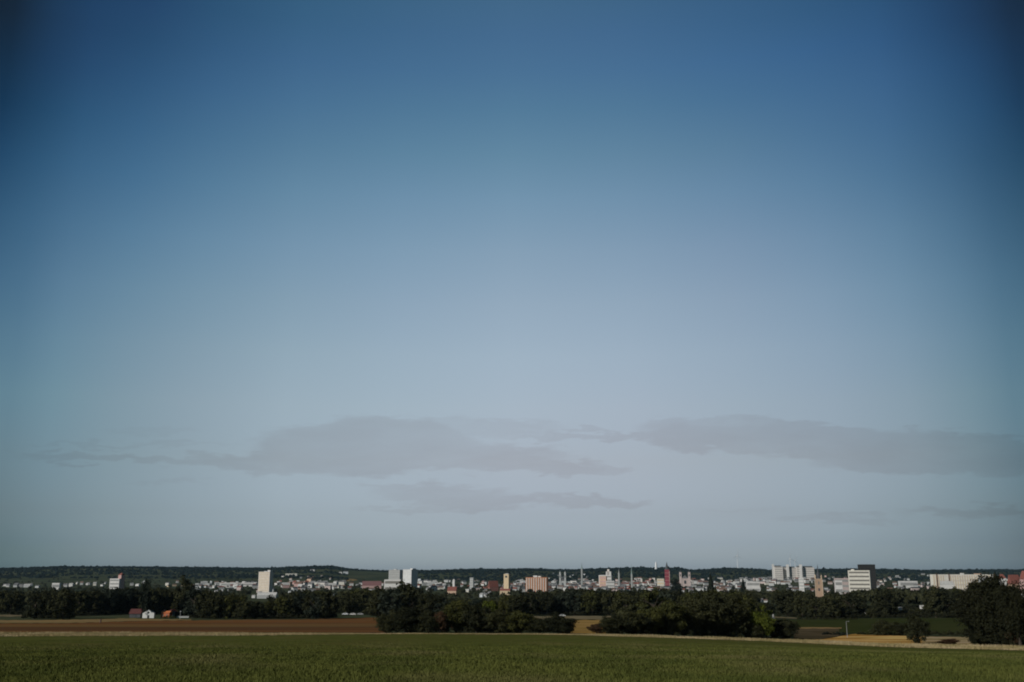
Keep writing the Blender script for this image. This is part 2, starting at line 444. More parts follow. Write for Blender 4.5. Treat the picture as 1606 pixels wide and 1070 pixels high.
PROTO = {}
def proto(key, m, n, clumps, size, seeds, **kw):
    PROTO[key] = [(crown_mesh('crown', leaf_cloud(n, clumps, size, s, **kw), m), trunk_mesh('trunk', s, top=.9 if kw.get('cone') else .72)) for s in seeds]
for c in ('dark', 'olive', 'cool'):
    proto('mid_' + c, 'foliage_' + c, 2600, 34, .042, [hash_ for hash_ in (3, 5, 8, 12)], zlo=.0, full=True)
proto('mid_lime', 'foliage_lime', 2600, 34, .040, [21, 22], zlo=.0, full=True)
proto('mid_rust', 'foliage_rust', 2600, 30, .040, [31, 32], zlo=.0, full=True)
proto('conifer', 'foliage_cool', 3000, 70, .038, [41, 42], cone=True)
proto('near_dark', 'foliage_dark', 9000, 60, .026, [51, 52, 53, 54], zlo=.02, ragged=.2)
proto('near_olive', 'foliage_olive', 9000, 60, .026, [61, 62], zlo=.02, ragged=.2)
proto('near_lime', 'foliage_lime', 9000, 60, .026, [71], zlo=.02, ragged=.2)
proto('near_rust', 'foliage_rust', 7000, 50, .028, [81], zlo=.02, ragged=.2)
proto('big_tree', 'foliage_deep', 16000, 95, .020, [91, 92, 93], zlo=.03, ragged=.22)

def plant(kind, key, x, y, w, h, label, cat, group, rz=None):
    cr, tr = PROTO[key][rnd.randrange(len(PROTO[key]))]
    o = thing(kind, label, cat, (x, y, h1(x, y) - .02 * h), rnd.uniform(0, 6.28) if rz is None else rz, group)
    o.scale = (w, w, h)
    link('crown', cr, o); link('trunk', tr, o)
    return o

# ------------------------------------------------------------------ places kept in sight: (px0, px1, py0, py1, depth)
KEEP = []
def blocked(px, hw, top, y):
    for a, b, t, bt, d in KEEP:
        if y < d - 5 and px + hw * .8 > a and px - hw * .8 < b and top < bt - 0.5:
            return bt
    return None

# ------------------------------------------------------------------ buildings
WALLS = dict(stonegrey=(0.27, 0.28, 0.275), white=(0.54, 0.53, 0.515), bright=(0.82, 0.81, 0.78), cream=(0.565, 0.53, 0.495), ivory=(0.58, 0.555, 0.49), grey=(0.24, 0.24, 0.235), peach=(0.52, 0.36, 0.26), pink=(0.46, 0.30, 0.28),
             orange=(0.37, 0.175, 0.095), dark=(0.020, 0.019, 0.018), sand=(0.52, 0.41, 0.27), terracotta=(0.36, 0.25, 0.175), stone=(0.42, 0.33, 0.24), paleg=(0.38, 0.39, 0.385), verdigris=(0.20, 0.26, 0.25), pinkgrey=(0.44, 0.36, 0.34), crimson=(0.20, 0.040, 0.055), silver=(0.62, 0.64, 0.66), bluew=(0.55, 0.58, 0.60), brick=(0.36, 0.11, 0.05), redroofwall=(0.22, 0.10, 0.08))
for k, c in WALLS.items(): mat('wall_' + k, c, 0.85, 0.10, 0.25, objvar=0.10)
for k, c in dict(mauve=(0.15, 0.075, 0.075), red=(0.17, 0.060, 0.045), grey=(0.13, 0.13, 0.135), brown=(0.13, 0.08, 0.06), slate=(0.06, 0.065, 0.07), pale=(0.36, 0.36, 0.35), maroon=(0.085, 0.026, 0.024), orange=(0.45, 0.14, 0.05)).items():
    mat('roof_' + k, c, 0.8, 0.2, 0.5, objvar=0.2)
mat('glass_dark', (0.05, 0.055, 0.06), 0.3, 0.3, 0.6, spec=0.5)
mat('glass_soft', (0.15, 0.14, 0.125), 0.4, 0.2, 0.6, spec=0.4)
mat('glass_black', (0.018, 0.019, 0.021), 0.6, 0.2, 0.6, spec=0.05)
mat('metal_grey', (0.30, 0.31, 0.32), 0.5, 0.1, 1.0)
mat('tyre', (0.02, 0.02, 0.02), 0.9, 0.1, 1.0)

def size_from(pl, pr, top, Y, yaw, k):
    """real width, depth, height and base point of a box seen between pl and pr with its top at py top"""
    ul, _ = ray(pl, 905); ur, _ = ray(pr, 905)
    Wt = (ur - ul) * Y
    a = abs(yaw)
    w = Wt / (math.cos(a) + k * math.sin(a)); d = w * k
    X = 0.5 * (ul + ur) * Y
    g = h1(X, Y)
    zt = EYE + ray(0.5 * (pl + pr), top)[1] * Y
    return w, d, zt - g, (X, Y, g)

def block(name, label, cat, pl, pr, top, Y, yaw=-20, k=0.6, wall='white', roof='flat', rc='grey', floors=0, band='glass_soft', cols=0, plants=(), keep=None, roofh=0.3, group=None, colmat='wall_cream', along='x'):
    a = R(yaw)
    if Y is None: Y = ground_at(.5 * (pl + pr), keep, 2500)[1]
    w, d, h, loc = size_from(pl, pr, top, Y, a, k)
    h = max(h, 3.0)
    o = thing(name, label, cat, loc, a, group)
    hb = h
    if roof in ('gable', 'hip'): hb = h * (1 - roofh)
    MB().box(-w/2, w/2, -d/2, d/2, -3, hb).build('wall', 'wall_' + wall, o)
    if roof == 'flat':
        t = max(.5, h * .02)
        b = MB()
        b.box(-w/2 - .2, w/2 + .2, -d/2 - .2, -d/2 + .5, hb, hb + t).box(-w/2 - .2, w/2 + .2, d/2 - .5, d/2 + .2, hb, hb + t)
        b.box(-w/2 - .2, -w/2 + .5, -d/2 + .5, d/2 - .5, hb, hb + t).box(w/2 - .5, w/2 + .2, -d/2 + .5, d/2 - .5, hb, hb + t)
        b.build('parapet', 'wall_' + wall, o)
        for (x0, x1, hh, mm) in plants:
            MB().box(x0 * w, x1 * w, -d * .28, d * .28, hb, hb + hh).build('plant_room', mm, o)
    elif roof == 'gable':
        MB().gable(-w/2 - .3, w/2 + .3, -d/2 - .3, d/2 + .3, hb + .02, h, along).build('roof', 'roof_' + rc, o)
    elif roof == 'hip':
        MB().hip(-w/2 - .3, w/2 + .3, -d/2 - .3, d/2 + .3, hb + .02, h).build('roof', 'roof_' + rc, o)
    if floors:
        fh = hb / floors
        for i in range(floors):
            z0 = (i + .38) * fh; z1 = (i + .80) * fh
            MB().box(-w/2 * .90, w/2 * .93, -d/2 - .14, -d/2 + .3, z0, z1).build('window_band', band, o)
    if cols:
        cw = w / cols
        for i in range(cols):
            x = -w/2 + (i + .5) * cw
            MB().box(x - cw * .16, x + cw * .16, -d/2 - 1.3, -d/2 - .02, 2, hb * .97).build('balcony_column', colmat, o)
    if keep: KEEP.append((pl, pr, top, keep, Y))
    return o, w, d, h

def spire(name, label, cat, pl, pr, top, Y, shaft_top, wall, cap, keep=None, n=8, yaw=-20, waist=1.0, belfry=False):
    """a tower: square shaft to shaft_top, then a pointed cap to top"""
    w, d, h, loc = size_from(pl, pr, top, Y, R(yaw), 1.0)
    hs = EYE + ray(0.5 * (pl + pr), shaft_top)[1] * Y - loc[2]
    o = thing(name, label, cat, loc, R(yaw))
    MB().box(-w/2, w/2, -w/2, w/2, -3, hs).build('shaft', wall, o)
    MB().box(-w/2 - .3, w/2 + .3, -w/2 - .3, w/2 + .3, hs, hs + .8).build('cornice', wall, o)
    dh = h - hs - .8
    MB().lathe([(w * .62 * waist, hs + .8), (w * .40 * waist, hs + .8 + dh * .18), (w * .22 * waist, hs + .8 + dh * .5), (w * .05, h - dh * .04), (0, h)], n, rot=math.pi / n).build('spire', cap, o)
    if belfry:
        MB().box(-w * .22, w * .22, -w/2 - .15, -w/2 + .2, hs * .80, hs * .92).build('belfry_opening', 'glass_dark', o)
    if keep: KEEP.append((pl, pr, top, keep, Y))
    return o

# --- farmstead behind the brown field
def ground_depth(px, py): return ground_at(px, py)[1]
FY = ground_depth(240, 969.5)
def farm():
    # white gabled barn
    w, d, h, loc = size_from(229.0, 247.5, 956.0, FY, R(9), .6)
    o = thing('barn', 'small white gabled barn with dark door and round gable window by the brown field', 'barn', loc, R(9))
    e = h * .58
    b = MB(); b.add([(-w/2, -d/2, -1), (w/2, -d/2, -1), (w/2, -d/2, e), (0, -d/2, h * .97), (-w/2, -d/2, e),
                     (-w/2, d/2, -1), (w/2, d/2, -1), (w/2, d/2, e), (0, d/2, h * .97), (-w/2, d/2, e)],
                    [(0, 1, 2, 3, 4), (9, 8, 7, 6, 5), (1, 6, 7, 2), (5, 0, 4, 9), (0, 5, 6, 1)])
    b.build('wall', 'wall_bright', o)
    r = MB()
    for s in (-1, 1):
        r.add([(s * (w/2 + .25), -d/2 - .06, e - .12), (0, -d/2 - .06, h * .985), (0, d/2 + .2, h * .985), (s * (w/2 + .25), d/2 + .2, e - .12),
               (s * (w/2 + .25), -d/2 - .06, e + .02), (0, -d/2 - .06, h * 1.01), (0, d/2 + .2, h * 1.01), (s * (w/2 + .25), d/2 + .2, e + .02)],
              [(0, 1, 2, 3), (4, 7, 6, 5), (0, 4, 5, 1), (2, 6, 7, 3), (0, 3, 7, 4), (1, 5, 6, 2)])
    r.build('roof', 'roof_grey', o)
    MB().box(-w * .09, w * .09, -d/2 - .06, -d/2 + .1, -.4, h * .36).build('door', 'glass_dark', o)
    win = MB(); n = 12; rr = w * .085
    vs = [(rr * math.cos(2 * math.pi * i / n), -d/2 - .05, h * .66 + rr * math.sin(2 * math.pi * i / n)) for i in range(n)]
    vs += [(x, -d/2 + .1, z) for x, _, z in vs]
    win.add(vs, [tuple(range(n)), tuple(range(2 * n - 1, n - 1, -1))] + [(i, n + i, n + (i + 1) % n, (i + 1) % n) for i in range(n)])
    win.build('window', 'glass_dark', o)
    KEEP.append((226, 250, 950, 973, FY))
    # long red roofed shed
    w, d, h, loc = size_from(209.5, 228.5, 955.0, FY + 14, R(-6), .6)
    o = thing('shed', 'low dark shed under a long dull red roof left of the white barn', 'shed', loc, R(-6))
    MB().box(-w/2, w/2, -d/2, d/2, -1, h * .45).build('wall', 'roof_slate', o)
    MB().gable(-w/2 - .3, w/2 + .3, -d/2 - .4, d/2 + .4, h * .45, h).build('roof', 'roof_maroon', o)
    MB().box(-w * .1, w * .1, -d/2 - .08, -d/2 + .1, 0, h * .36).build('door', 'glass_dark', o)
    KEEP.append((207, 229, 952, 972, FY + 14))
    # orange brick house
    w, d, h, loc = size_from(257.5, 273.5, 957.5, FY + 4, R(-14), .5)
    o = thing('house', 'small orange brick farmhouse right of the white barn', 'house', loc, R(-14))
    MB().box(-w/2, w/2, -d/2, d/2, -1, h * .70).build('wall', 'wall_brick', o)
    MB().gable(-w/2 - .2, w/2 + .2, -d/2 - .25, d/2 + .25, h * .70, h * .94).build('roof', 'roof_orange', o)
    MB().box(-w * .32, -w * .22, -.3, .3, h * .8, h * 1.1).build('chimney', 'wall_pink', o)
    for x in (-.25, .2):
        MB().box(w * x - .35, w * x + .35, -d/2 - .06, -d/2 + .1, h * .22, h * .5).build('window', 'glass_soft', o)
    KEEP.append((255, 276, 950, 972, FY + 4))
    # dark barn behind
    w, d, h, loc = size_from(268, 282, 955.5, FY + 16, R(-10), .8)
    o = thing('shed', 'dark purplish wooden shed behind the orange farmhouse', 'shed', loc, R(-10))
    MB().box(-w/2, w/2, -d/2, d/2, -1, h * .7).build('wall', 'roof_slate', o)
    MB().gable(-w/2 - .2, w/2 + .2, -d/2 - .2, d/2 + .2, h * .7, h, 'y').build('roof', 'roof_maroon', o)
    # clipped green hedge before it
    w, d, h, loc = size_from(256, 283, 969.0, FY - 14, 0, .25)
    V = leaf_cloud(5200, 70, .02, 5, zlo=0, ragged=.1) * np.array([1.0, .4, 1.0])
    o = tag(link('hedge', crown_mesh('hedge', V * np.array([w, w, 2.0]), 'foliage_olive')), 'low green hedge in front of the orange farmhouse', 'hedge'); o.location = (loc[0], loc[1], loc[2] - .2)
    # pale pole
    x, y, z = ground_at(282.3, 971)
    o = thing('pole', 'thin pale pole standing beside the dark shed', 'pole', (x, y, z))
    MB().lathe([(.14, -.5), (.1, 4.6), (.0, 4.7)], 6).build('mast', 'wall_paleg', o)
    MB().box(-.35, .35, -.09, .09, 4.0, 4.25).build('crossarm', 'wall_paleg', o)
    # low pale wall to the right
    w, d, h, loc = size_from(281.5, 301, 966.8, FY + 6, R(-2), .05)
    o = thing('garden_wall', 'low pale garden wall running right from the farm sheds', 'wall', loc, R(-2))
    MB().box(-w/2, w/2, -.2, .2, -.5, .9).build('masonry', 'wall_paleg', o)
    MB().box(-w/2 - .05, w/2 + .05, -.28, .28, .9, 1.02).build('coping', 'wall_paleg', o)
    x, y, z = ground_at(157.5, 977.3)
    o = thing('post', 'short dark post standing alone in the tan stubble strip', 'post', (x, y, z))
    MB().lathe([(.42, -.3), (.38, 1.5), (.22, 1.75)], 8).build('stake', 'roof_brown', o)
    MB().lathe([(.44, 1.5), (.44, 1.62)], 8).build('band', 'roof_maroon', o)
farm()

# --- pale cars by the trees
def car(px, py, label, m, Y=None):
    x, y, z = ground_at(px, py)
    o = thing('parked_car', label, 'car', (x, y, z), R(rnd.uniform(-8, 8)), 'pale cars parked under the trees')
    b = MB(); L = 2.15; prof = [(-L, .35), (-L, .8), (-L * .75, .9), (-L * .45, 1.42), (L * .35, 1.45), (L * .72, .95), (L, .85), (L, .35)]
    n = len(prof)
    b.add([(p, -.86, q) for p, q in prof] + [(p, .86, q) for p, q in prof], [tuple(range(n))[::-1], tuple(range(n, 2 * n))] + [(i, (i + 1) % n, n + (i + 1) % n, n + i) for i in range(n)])
    b.build('body', m, o)
    MB().box(-L * .42, L * .34, -.875, -.84, .95, 1.36).build('side_window', 'glass_dark', o)
    for wx in (-1.35, 1.3):
        for wy in (-.8, .8):
            w = MB().lathe([(.32, -.1), (.32, .1)], 12).build('wheel', 'tyre', o)
            w.location = (wx, wy, .32); w.rotation_euler = (math.pi / 2, 0, 0)
    KEEP.append((px - 12, px + 12, py - 4, py + .8, y))
car(541.5, 964.6, 'pale car under the trees at the brown field, leftmost of three', 'wall_silver')
car(553.5, 964.9, 'pale car under the trees at the brown field, middle of three', 'wall_white')
car(565, 964.7, 'pale car under the trees at the brown field, rightmost of three', 'wall_paleg')
car(882, 967.2, 'pale grey car at the pale stubble field behind the round bush', 'wall_paleg')

# --- lamp post, marker stone
x, y, z = ground_at(1329, 1000.5)
o = thing('lamp_post', 'tall thin pale lamp post at the edge of the dry grass', 'lamp post', (x, y, z))
hp = EYE + ray(1329, 975)[1] * y - z
MB().lathe([(.10, -.3), (.07, .5), (.045, hp)], 8).build('mast', 'metal_grey', o)
MB().tube((0, 0, hp - .02), (.5, 0, hp + .06), .04, .03).build('arm', 'metal_grey', o)
MB().box(.45, .9, -.09, .09, hp + .02, hp + .12).build('lamp_head', 'metal_grey', o)
KEEP.append((1326, 1334, 970, 1000, y))
x, y, z = ground_at(1213, 970.2)
o = thing('marker_stone', 'pale upright stone at the end of the short light path', 'marker stone', (x, y, z))
MB().lathe([(.62, -.3), (.55, 1.6), (.40, 2.3), (0, 2.55)], 8).build('shaft', 'wall_grey', o)
MB().box(-.95, .95, -.95, .95, -.3, .45).build('plinth', 'wall_grey', o)
KEEP.append((1209, 1240, 960, 973, y))
strip('path', [(1214, 967.6), (1240, 969.0), (1264, 971.3)], [(1214, 969.4), (1240, 970.6), (1264, 972.1)], 'grey_stubble', .22, 'short light path curving below the wood', 'path', rows=3)
strip('lane', [(-40, 964.6), (20, 964.8), (36, 965.4)], [(-40, 967.6), (20, 967.6), (36, 967.0)], 'grey_stubble', .22, 'grey lane strip at the left end of the dark wood', 'lane', rows=3)
KEEP.append((-40, 34, 960, 967.6, ground_depth(10, 966)))

# --- landmark buildings of the town
block('apartment_tower', 'cream apartment tower with stepped white roof left of the hill', 'apartment tower', 405.5, 428.5, 897.5, 2600, -24, .42, 'cream', floors=13, band='wall_sand',
      plants=((-.10, .18, 2.6, 'wall_white'), (.22, .46, 5.2, 'wall_white')), keep=920)
block('apartment_tower', 'pale grey high-rise with dark right side, left of a white pair', 'apartment tower', 609.5, 631, 894.5, 2900, -24, .42, 'paleg', floors=12, band='wall_grey',
      plants=((-.12, .12, 3.0, 'wall_white'),), keep=913)
block('apartment_tower', 'bright white high-rise with dark right side, right of a pair', 'apartment tower', 632, 655, 894.0, 2850, -36, .85, 'white', floors=12, band='wall_bluew',
      plants=((.18, .46, 4.0, 'wall_white'),), keep=908)
block('podium_building', 'low white building at the foot of the grey high-rise', 'building', 603, 632, 909.5, 2650, -14, .35, 'white', floors=2, keep=915)
block('campanile', 'slim sandy campanile with a dark opening near its top', 'tower', 790, 800, 901.0, 2300, -22, .75, 'sand', keep=922)
o = bpy.context.scene.objects['campanile']
block('church_hall', 'low sandy hall with ridged eaves at the foot of the campanile', 'hall', 784, 801, 923.5, 2150, -10, .5, 'sand', roof='gable', rc='red', keep=929)
block('apartment_block', 'orange brick apartment block with pale vertical balcony stripes', 'apartment block', 824.5, 860, 906.0, 2350, -14, .3, 'orange', cols=9, plants=((-.16, .02, 4.5, 'wall_white'), (.06, .2, 3.5, 'wall_cream')), keep=926)
block('office_block', 'white office block with five dark window bands', 'office', 1330, 1366, 895.5, 2250, -24, .50, 'ivory', floors=6, band='glass_soft', plants=((-.36, -.22, 3.5, 'wall_ivory'),), keep=915)
block('office_tower', 'dark brown office tower behind the white banded office', 'office tower', 1346, 1374, 886.3, 2500, -16, .5, 'dark', floors=12, band='glass_black', plants=((-.3, .3, 1.5, 'wall_dark'),), keep=914)
# campanile opening (a part of that tower)
def face_panel(o, w, d, x0, x1, z0, z1, name, m):
    MB().box(x0 * w, x1 * w, -d/2 - .16, -d/2 + .2, z0, z1).build(name, m, o)
w, d, h, loc = size_from(790, 800, 901.0, 2300, R(-22), .75)
face_panel(o, w, d, -.22, .22, h * .83, h * .93, 'belfry_opening', 'glass_dark')
MB().hip(-w/2 - .3, w/2 + .3, -d/2 - .3, d/2 + .3, h + .5, h + 2.4, .4).build('roof', 'roof_pale', o)

# hospital: a long stepped complex
def hospital():
    Y = 4000
    ul, ur = ray(1211, 900)[0] * Y, ray(1276, 900)[0] * Y
    X = (ul + ur) / 2; g = h1(X, Y); W = ur - ul
    o = thing('hospital', 'large cream stepped hospital complex on the skyline right of the turbines', 'hospital', (X, Y, g), R(-4))
    def zt(p): return EYE + ray(1243, p)[1] * Y - g
    x = lambda px: (px - 1243) / 65 * W
    for a, b, t, y0 in ((1213, 1226, 889, -25), (1226, 1248, 890.5, -8), (1248, 1258, 889.5, -16), (1258, 1276, 889.8, -4)):
        MB().box(x(a) + .2, x(b) - .2, y0, y0 + 22, -4, zt(t)).build('wing', 'wall_cream', o)
        n = 7; H = zt(t)
        for i in range(n):
            MB().box(x(a) + 1.5, x(b) - 1.5, y0 - .15, y0 + .3, H * (i + .4) / n, H * (i + .78) / n).build('window_band', 'wall_grey', o)
        MB().box(x(a) + 3, x(b) - 6, y0 + 3, y0 + 15, H, H + 4.5).build('plant_room', 'roof_slate', o)
    for a, b, t in ((1210.5, 1213.2, 885), (1232.5, 1236, 885.5), (1252.5, 1256, 885.5)):
        MB().box(x(a), x(b), -20, -9, -4, zt(t)).build('stair_tower', 'wall_white', o)
    MB().box(x(1226), x(1262), 26, 48, -4, zt(893)).build('rear_wing', 'wall_cream', o)
    KEEP.append((1210, 1276, 884, 900, Y))
hospital()

# crowned tower on the right
def crown_tower():
    Y = 1700
    w, d, h, loc = size_from(1277, 1289.5, 908.5, Y, R(-14), .8)
    o = thing('church_tower', 'square terracotta church tower with pinnacles rising from the trees', 'church tower', loc, R(-14))
    MB().box(-w/2, w/2, -d/2, d/2, -3, h).build('shaft', 'wall_terracotta', o)
    MB().box(-w/2 - .25, w/2 + .25, -d/2 - .25, d/2 + .25, h, h + .7).build('cornice', 'wall_stone', o)
    for sx in (-1, 1):
        for sy in (-1, 1):
            MB().lathe([(1.15, h + .7), (1.15, h + 4.0), (1.4, h + 4.1), (0, h + 8)], 6, sx * (w/2 - .9), sy * (d/2 - .9)).build('pinnacle', 'wall_stone', o)
        MB().box(sx * w/2 - .6, sx * w/2 + .6, -d/2 - .5, -d/2 + .6, -3, h * .97).build('buttress', 'wall_stone', o)
    MB().lathe([(w * .36, h + .7), (w * .33, h + 5), (w * .20, h + 9), (w * .10, h + 14), (0, h + 25)], 8).build('spire', 'roof_slate', o)
    face_panel(o, w, d, -.12, .12, h * .38, h * .52, 'window', 'glass_dark')
    face_panel(o, w, d, -.10, .10, h * .72, h * .88, 'belfry_opening', 'glass_soft')
    KEEP.append((1275, 1291, 890, 934, Y))
crown_tower()

spire('church_spire', 'crimson wrapped church tower with a dark pointed spire', 'church tower', 1042.3, 1050.3, 881.5, 3000, 893.8, 'wall_crimson', 'roof_slate', keep=911, belfry=False, yaw=-12)
o = bpy.context.scene.objects['church_spire']
# scaffold poles of the wrapped tower
w, d, h, loc = size_from(1042.5, 1050.5, 882.0, 3000, R(-12), 1.0)
hs = EYE + ray(1046, 893.8)[1] * 3000 - loc[2]
for i in range(4):
    MB().box(-w/2 - .5, w/2 + .5, -w/2 - .5, -w/2 - .12, hs * (.3 + .18 * i), hs * (.3 + .18 * i) + .7).build('scaffold_deck', 'wall_pink', o)
MB().box(w/2 + .1, w/2 + 1.5, -w/2, w/2, 0, hs * .95).build('hoist', 'wall_pink', o)
spire('church_spire', 'thin verdigris church spire left of the white town hall block', 'church spire', 911.2, 914.2, 882, 3600, 893.0, 'wall_stonegrey', 'wall_verdigris', keep=899)
spire('church_spire', 'tall thin pale green spire standing right of the shorter pale spire', 'church spire', 989.3, 992.3, 885, 3000, 901, 'wall_stonegrey', 'wall_verdigris', keep=911)
spire('church_spire', 'shorter thin pale spire between the white block and taller spire', 'church spire', 969.3, 972.3, 892.6, 3050, 900, 'wall_stonegrey', 'wall_stonegrey', keep=910)
spire('church_spire', 'slim white tower rising over the red roofed hall among trees', 'tower', 710, 714.2, 907.8, 2300, 910, 'wall_white', 'wall_paleg', keep=919)

# twin-towered church
def twin(name, label, pl, pr, top, tw, Y, wall, keep, caps, yaw=-8, body=.45):
    w, d, h, loc = size_from(pl, pr, top, Y, R(yaw), .5)
    o = thing(name, label, 'church', loc, R(yaw))
    t = w * tw
    for s in (-1, 1):
        MB().box(s * (w/2 - t/2) - t/2, s * (w/2 - t/2) + t/2, -d/2, -d/2 + t, -3, h).build('tower', wall, o)
        MB().lathe([(t * .70, h), (t * .40, h + 2.4), (t * .16, h + 4.5), (0, h + 9)], 8, s * (w/2 - t/2), -d/2 + t/2, math.pi / 8).build('tower_cap', caps, o)
        MB().box(s * (w/2 - t/2) - t * .2, s * (w/2 - t/2) + t * .2, -d/2 - .15, -d/2 + .2, h * .74, h * .88).build('belfry_opening', 'glass_dark', o)
    hb = h * body
    MB().box(-w/2 + t + .05, w/2 - t - .05, -d/2 + 1.2, d/2 + 14, -3, hb).build('nave', wall, o)
    MB().gable(-w/2 + t - .1, w/2 - t + .1, -d/2 + .9, d/2 + 14.5, hb + .02, hb + h * .18, 'y').build('roof', 'roof_grey', o)
    face_panel(o, w, d, -.08, .08, hb * .5, hb * .8, 'west_window', 'glass_dark')
    KEEP.append((pl, pr, top, keep, Y))
twin('church', 'white church with two blunt square towers right of the orange block', 877, 888, 899.5, .24, 2900, 'wall_paleg', 914, 'wall_paleg', body=.55)
twin('church', 'pinkish church with two turrets right of the crimson tower', 1065, 1083, 897.5, .2, 3300, 'wall_pinkgrey', 908, 'roof_slate', body=.62)

block('town_hall', 'large stepped white building left of the pale spires', 'town hall', 939, 961, 902.5, 3300, -20, .45, 'white', floors=4, band='wall_grey', plants=((.05, .46, 12, 'wall_white'), (.16, .32, 19, 'wall_cream')), keep=909)
block('apartment_block', 'peach block under the left shoulder of the white town hall', 'apartment block', 940, 952, 904.5, 2900, -20, .5, 'peach', floors=4, band='wall_pink', keep=913)
block('apartment_block', 'bright white low block just below the white town hall', 'apartment block', 950, 964, 911.5, 2750, -12, .4, 'white', floors=3, band='wall_grey', keep=918)
block('apartment_block', 'ivory flat block left of the crimson tower', 'apartment block', 1030, 1042, 908.0, 3300, -14, .5, 'ivory', floors=3, band='wall_sand', keep=912)
block('apartment_block', 'pale grey tower stump between slim white tower and red roof', 'apartment block', 737, 744, 906.5, 2900, -24, .7, 'paleg', floors=7, band='wall_grey', keep=915)
block('red_hall', 'steep red roofed hall left of the campanile', 'hall', 765, 782, 911.0, 2700, 24, .55, 'redroofwall', roof='gable', rc='red', roofh=.62, keep=919)
block('red_hall', 'long mauve roofed hall in front of the green hillside', 'hall', 568, 599, 911.5, 3300, 8, .4, 'pink', roof='gable', rc='mauve', roofh=.6, keep=916)
block('red_hall', 'low red roofed hall at the foot of the slim white tower', 'hall', 702, 717, 920.2, 2150, -10, .5, 'peach', roof='gable', rc='red', roofh=.5, keep=924)
block('warehouse', 'long low white warehouse left of the cream apartment tower', 'warehouse', 346, 405, 914.4, 3900, -5, .2, 'white', floors=1, band='wall_grey', keep=917)
block('warehouse', 'small bright white hall below the wooded ridge at far left', 'warehouse', 83.5, 96.5, 914.8, 3000, -8, .4, 'white', floors=1, band='wall_grey', keep=918.5)
block('warehouse', 'long grey roofed shed below the cream apartment tower', 'warehouse', 405.5, 436, 929.0, 1650, -4, .3, 'paleg', roof='gable', rc='pale', roofh=.5, keep=932)
block('warehouse', 'long low white hall right of the dark office tower', 'warehouse', 1409, 1437, 911.6, 3300, -6, .3, 'white', floors=1, band='wall_grey', keep=914)
block('warehouse', 'pale long building on the wooded slope above the peach terraces', 'warehouse', 448, 467, 899.8, None, -6, .3, 'ivory', floors=2, band='wall_grey', keep=903)
# tall white and pink building at left
o, w, d, h = block('tower_house', 'white block with a taller pink tower above dark trees at left', 'building', 173.5, 194.5, 908.0, 2500, -20, .6, 'white', floors=4, band='wall_grey', keep=918)
MB().box(w * .20, w * .52, -d * .2, d * .52, -3, h + 9).build('tower', 'wall_pink', o)
MB().hip(w * .18, w * .54, -d * .22, d * .54, h + 9.02, h + 14, .3).build('tower_roof', 'roof_red', o)
# long cream building at right
o, w, d, h = block('factory', 'very long cream factory with rows of windows at the right skyline', 'factory', 1461.5, 1557, 901.5, 2700, -4, .12, 'ivory', floors=4, band='wall_cream', plants=((-.02, .02, 4, 'wall_white'), (.2, .3, 3, 'wall_peach')), keep=911)
for i in range(26):
    x = -w * .48 + i * w * .96 / 25
    if i not in (5, 6): MB().box(x - .9, x + .9, -d/2 - .5, -d/2 - .16, 1, h * .96).build('pilaster', 'wall_sand', o)
for fx_ in (-.43, -.235, .49):
    MB().box(w * fx_ - 1.5, w * fx_ + 1.5, -d/2 - .9, -d/2 - .55, -2, h + 2.5).build('downpipe_tower', 'roof_brown', o)
block('factory_annex', 'low white annex at the left foot of the long cream factory', 'annex', 1474, 1494, 911.5, 2450, -8, .4, 'white', roof='gable', rc='pale', roofh=.3, keep=915)
block('factory_annex', 'grey block against the right half of the cream factory', 'annex', 1535, 1556, 906.5, 2560, -8, .4, 'paleg', floors=2, band='wall_grey', keep=913)
block('white_house', 'bright white two storey house at the right end of the cream factory', 'house', 1565, 1577, 900.5, 2700, -10, .6, 'white', roof='hip', rc='red', roofh=.25, keep=907)
block('red_hall', 'big pink red roofed house at the right edge of the skyline', 'hall', 1598, 1616, 895.5, 2500, -18, .7, 'pink', roof='hip', rc='red', roofh=.4, keep=908)
block('red_hall', 'red roofed house with chimney left of the big pink house', 'hall', 1580, 1599, 901.5, 2550, 12, .6, 'peach', roof='gable', rc='red', roofh=.55, keep=909)
block('white_tower', 'white narrow block among grey houses left of the terracotta tower', 'apartment block', 1252, 1261, 907.0, 2400, -20, .7, 'white', floors=5, band='wall_paleg', keep=917)
block('apartment_block', 'pinkish grey block left of the banded white office', 'apartment block', 1308, 1331, 907.5, 2350, -10, .4, 'pinkgrey', floors=3, band='wall_grey', keep=914)
block('apartment_block', 'low white block in front of the pinkish one by the office', 'apartment block', 1308.5, 1320, 911.0, 2200, -10, .5, 'white', floors=2, band='wall_grey', keep=917)
block('warehouse', 'white flat roofed hall right of the dark conifers', 'warehouse', 1169.5, 1191, 912.5, 2500, -10, .4, 'white', floors=2, band='wall_grey', keep=917)
block('white_house', 'white house on the hilltop left of the dark wooded knoll', 'house', 486.5, 494, 893.0, None, -10, .6, 'white', roof='gable', rc='grey', keep=896)
block('white_house', 'white house on the green slope, left of two hillside houses', 'house', 531.5, 537, 896.5, None, -12, .7, 'white', roof='gable', rc='grey', keep=900)
block('white_house', 'white house on the green slope, right of two hillside houses', 'house', 538, 546, 895.7, None, 14, .6, 'bluew', roof='gable', rc='grey', keep=900)
strip('lime_field', [(536, 911.5), (545, 908.2), (553, 908.2), (560, 909)], [(536, 912.6), (545, 911.8), (553, 911.4), (560, 910.6)], 'stubble', .6, 'pale lime field on the slope right of the white terraces', 'field', rows=3, step=3)

